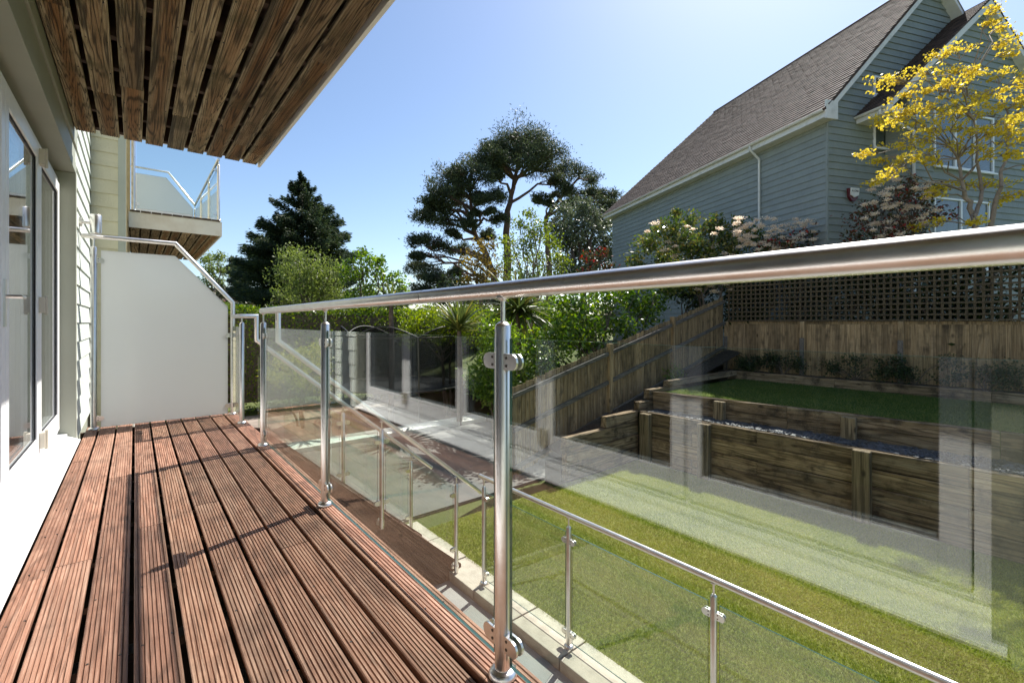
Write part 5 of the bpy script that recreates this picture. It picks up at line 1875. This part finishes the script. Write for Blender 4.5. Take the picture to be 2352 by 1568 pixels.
def sword_material(name, c1, c2):
    m, nt, out = newmat(name)
    oi = nd(nt, 'ObjectInfo')
    c = ramp(nt, oi.outputs['Random'], [(0.0, c1), (0.75, c2), (1.0, (0.36, 0.30, 0.05))])
    b = nd(nt, 'BsdfPrincipled', {'Base Color': c, 'Roughness': 0.35})
    t = nd(nt, 'BsdfTranslucent', {0: c})
    mx = nd(nt, 'MixShader', {0: 0.35, 1: b.outputs[0], 2: t.outputs[0]})
    nt.links.new(mx.outputs[0], out.inputs[0])
    return m


M['sword'] = sword_material('sword_leaf_green', (0.045, 0.075, 0.018), (0.12, 0.16, 0.035))


def palm(label, u, v, d, rad, n, up, seed, gz):
    rng = np.random.RandomState(seed)
    p = at(u, v, d)
    t = thing('cordyline', label, 'palm', (p.x, p.y, gz), group=None)
    tm = MB(t.location)
    tm.tube([(p.x, p.y, gz - 0.1), (p.x + .03, p.y, (gz + p.z) / 2), (p.x, p.y, p.z - 0.05)], [0.085, 0.07, 0.06], 10)
    tm.build('trunk', M['bark'], t, smooth=60)
    src_ = None
    for i in range(n):
        el = math.asin(np.clip(rng.uniform(-0.55 if not up else 0.05, 0.98), -1, 1))
        az = rng.uniform(0, 2 * math.pi)
        L = rad * rng.uniform(0.8, 1.15)
        if src_ is None:
            o = sword_mesh().build('leaf', M['sword'], t, center=False)
            src_ = o
        else:
            o = bpy.data.objects.new('leaf', src_.data)
            col.objects.link(o)
            o.parent = t
        o.location = Vector((p.x, p.y, p.z + rng.uniform(-.06, .06))) - t.location
        o.rotation_euler = (rng.uniform(-.3, .3), -el, az)
        o.scale = (L, rng.uniform(0.8, 1.2), L * (1.0 if el > -0.1 else 1.6))
    return t


palm('large cordyline palm with drooping sword leaves behind the near railing post', 1190, 712, 11.4, 1.15, 190, False, 141, -1.3)
palm('upright young cordyline with stiff sword leaves left of the large palm', 1055, 756, 12.3, 0.98, 110, True, 142, GZ)
palm('slender cordyline on a thin trunk above the trampoline', 898, 690, 12.5, 0.62, 80, False, 143, GZ)

# trampoline with black net enclosure in the neighbouring garden
m_, nt, out = newmat('black_net')
tr = nd(nt, 'BsdfTransparent')
df = nd(nt, 'BsdfDiffuse', {0: c4((0.012, 0.012, 0.014))})
mx = nd(nt, 'MixShader', {0: 0.62, 1: tr.outputs[0], 2: df.outputs[0]})
nt.links.new(mx.outputs[0], out.inputs[0])
M['net'] = m_
tc = at(925, 740, 13.9)
tr_ = thing('trampoline', 'black netted garden trampoline with arched top poles beyond the stair', 'trampoline', (tc.x, tc.y, GZ))
TR, TZ0, TZ1 = 1.75, GZ + 0.9, 0.58
def cyl_pts(r, z, n=40): return [(tc.x + r * math.cos(2 * math.pi * i / n), tc.y + r * math.sin(2 * math.pi * i / n), z) for i in range(n + 1)]
MB(tr_.location).tube(cyl_pts(TR + 0.12, TZ0), 0.03, 8, caps=False).build('frame_ring', M['screw'], tr_, smooth=60)
MB(tr_.location).tube(cyl_pts(TR, TZ1), 0.015, 8, caps=False).build('top_ring', M['screw'], tr_, smooth=60)
MB(tr_.location).lathe([(0.01, TZ0 - 0.012), (TR + 0.05, TZ0 - 0.012), (TR + 0.05, TZ0 - 0.008), (0.01, TZ0 - 0.008)], (tc.x, tc.y, 0), 40).build('mat', M['black'], tr_)
net = MB(tr_.location)
a0, a1 = cyl_pts(TR, TZ0), cyl_pts(TR, TZ1)
for i in range(40):
    net.add([a0[i], a0[i + 1], a1[i + 1], a1[i]], [(0, 1, 2, 3)])
net.build('net', M['net'], tr_, smooth=80)
for k in range(6):
    a = 2 * math.pi * k / 6 + 0.3
    b = 2 * math.pi * (k + 1) / 6 + 0.3
    pts = []
    fan = MB(tr_.location)
    for i in range(13):
        t_ = i / 12
        an = a + (b - a) * t_
        pts.append(Vector((tc.x + (TR + 0.02) * math.cos(an), tc.y + (TR + 0.02) * math.sin(an), TZ1 + 0.30 * math.sin(math.pi * t_))))
    MB(tr_.location).tube(pts, 0.018, 8).build('arch_pole', M['black'], tr_, smooth=60)
    for i in range(12):
        q0, q1 = pts[i], pts[i + 1]
        fan.add([(q0.x, q0.y, TZ1), (q1.x, q1.y, TZ1), q1, q0], [(0, 1, 2, 3)])
    fan.build('net_arch', M['net'], tr_)
    MB(tr_.location).tube([(tc.x + (TR + .12) * math.cos(a), tc.y + (TR + .12) * math.sin(a), GZ - 0.02), (tc.x + (TR + .1) * math.cos(a), tc.y + (TR + .1) * math.sin(a), TZ0), (pts[0].x, pts[0].y, TZ1)], 0.02, 8).build('pole', M['screw'], tr_, smooth=60)
